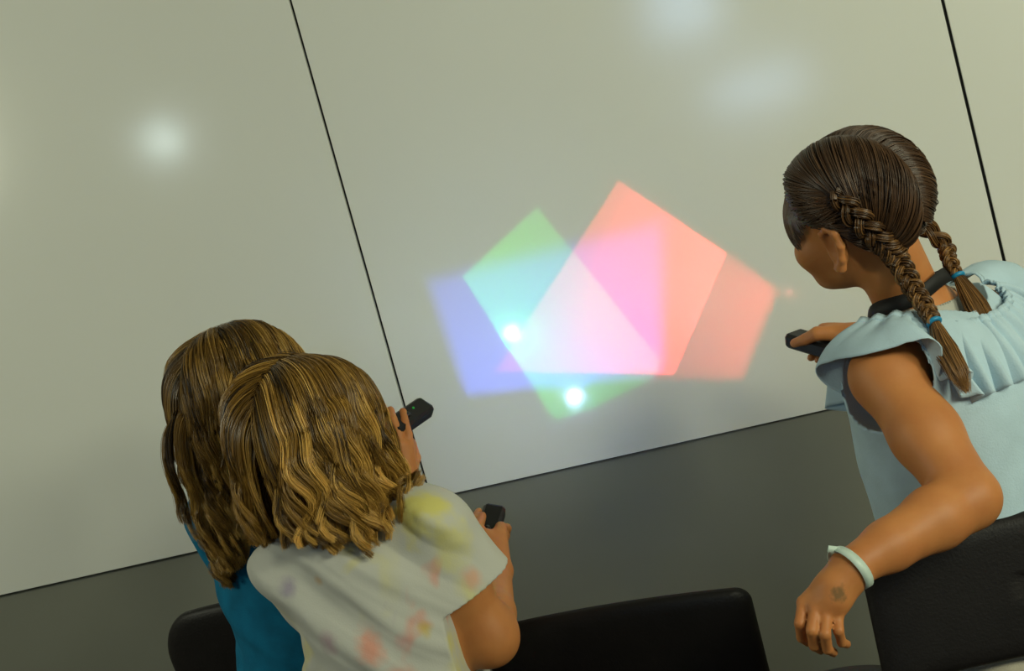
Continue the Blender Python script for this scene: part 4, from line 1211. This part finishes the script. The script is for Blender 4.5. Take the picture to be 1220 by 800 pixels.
def braid(root, path, out, width, turns, hm, tie_at, tail, label):
    """three-strand plait along path, elastic, loose tail"""
    n = 150; p = spline(path, n); T = np.gradient(p, axis=0); T = unit(T)
    nr = np.tile(out, (n, 1)) if out.ndim == 1 else out
    N = unit(nr - T * np.sum(nr * T, 1, keepdims=True)); B = np.cross(T, N)
    t = np.linspace(0, 1, n); V_, F_, S_ = [], [], []; nv = 0
    wdt = width * np.interp(t, [0, .08, .5, 1], [.55, 1, .9, .55])
    for sidx in range(3):
        ph = 2 * np.pi * (turns * t + sidx / 3)
        c = p + B * (wdt * np.sin(ph))[:, None] + N * (wdt * .55 * np.sin(2 * ph))[:, None]
        r = wdt * .62; Tc = unit(np.gradient(c, axis=0)); A = np.cross(Tc, N); A = unit(A); C = np.cross(A, Tc)
        k = 46; th = rng.uniform(0, 6.28, k); rr = np.sqrt(rng.uniform(.25, 1, k))
        tw = th[:, None] + t[None] * 3
        X = c[None] + A[None] * (rr[:, None] * np.cos(tw) * r[None])[..., None] * .8 + C[None] * (rr[:, None] * np.sin(tw) * r[None])[..., None]
        X = X + rng.normal(size=(k, 1, 3)) * .0004
        V, F = tube_np(X, np.full((k, n), .0011), 3)
        V_.append(V); F_.append(F + nv); nv += len(V)
        S_.append(np.repeat(np.clip(.42 + rng.normal(size=k) * .16 + (rr - .8) * .5, 0, 1)[:, None] + .18 * t[None], 3, 1).reshape(k, n, -1).reshape(k, -1).ravel() if False else np.repeat(np.clip(.42 + rng.normal(size=(k, 1)) * .16 + (rr[:, None] - .8) * .5 + .2 * t[None], 0, 1), 3, axis=1).ravel())
    o = mesh_np('braid', np.vstack(V_), np.vstack(F_), hm, root, True, np.concatenate(S_))
    # elastic
    an = np.linspace(0, 2 * np.pi, 20, endpoint=False); e = p[-1]
    ring = np.outer(np.cos(an), B[-1]) + np.outer(np.sin(an), N[-1])
    V, F = tube_np((e + ring * .0075)[None][:, list(range(20)) + [0, 1]], np.full((1, 22), .0032), 8)
    mesh_np('hair_tie', V, F, mat('turquoise_elastic', (.01, .22, .42), .4), o)['label'] = 'turquoise hair elastic'
    # tail
    k = 560; q = spline(np.vstack([p[-1:], tail]), 20); tt = np.linspace(0, 1, 20)
    Tq = unit(np.gradient(q, axis=0)); A = unit(np.cross(Tq, out if out.ndim == 1 else out[-1])); C = np.cross(A, Tq)
    th = rng.uniform(0, 6.28, k); rr = np.sqrt(rng.uniform(0, 1, k)); prof = np.interp(tt, [0, .12, .45, .8, 1], [.006, .0095, .0155, .0135, .004])
    end = rng.uniform(.82, 1.0, k)
    idx = tt[None] * end[:, None]
    qi = np.stack([np.interp(idx, tt, q[:, i]) for i in range(3)], -1)
    X = qi + A[None] * (rr[:, None] * np.cos(th)[:, None] * prof[None])[..., None] + C[None] * (rr[:, None] * np.sin(th)[:, None] * prof[None] * .75)[..., None]
    X += rng.normal(size=(k, 1, 3)) * .0014 * tt[None, :, None]
    V, F = tube_np(X, np.full((k, 20), .0007) * np.clip(1.2 - tt, .3, 1)[None], 3)
    sh = np.repeat(np.clip(.55 + rng.normal(size=(k, 1)) * .15 + .35 * tt[None], 0, 1), 3, axis=1).ravel()
    mesh_np('braid_tail', V, F, hm, o, True, sh)
    return o


H_BROWN2 = hair_mat('brown_plait_hair', (.016, .008, .004), (.09, .042, .015), (.38, .19, .055))
nearP = [P(1006, 232, 1.872), P(1028, 256, 1.862), P(1050, 282, 1.868), P(1069, 308, 1.865), P(1084, 336, 1.852), P(1100, 362, 1.838), P(1113, 384, 1.820)]
farP = [P(1076, 182, 1.95), P(1098, 206, 1.95), P(1112, 236, 1.95), P(1119, 266, 1.95), P(1124, 290, 1.945), P(1131, 310, 1.94), P(1141, 329, 1.93)]


def on_skull(pts, off, upto):
    pts = np.array(pts); q = sk_ = None
    for i in range(upto):
        qq = skc.q(pts[i]); pts[i] = skc.c + skc.R @ (qq / np.linalg.norm(qq) * (skc.r + off))
    return pts


nearP = on_skull(nearP, .013, 3); farP = on_skull(farP, .009, 4)
braided_hair(rc, skc, Rhc, H_BROWN, [(-1, nearP, 32), (1, farP, 32)])


def outn(path, n=150):
    p = spline(path, n); g = unit(skc.nrm(p)); c = -np.tile(CM[:, 2], (n, 1)); w = np.linspace(0, 1, n)[:, None] ** .7
    return unit(g * (1 - w) + c * w)


braid(rc, nearP, outn(nearP), .0125, 5.2, H_BROWN2, 1, np.array([P(1124, 412, 1.805), P(1139, 440, 1.785), P(1152, 468, 1.775)]), '')
braid(rc, farP, outn(farP), .0105, 4.6, H_BROWN2, 1, np.array([P(1159, 358, 1.905), P(1176, 388, 1.885), P(1189, 419, 1.87)]), '')
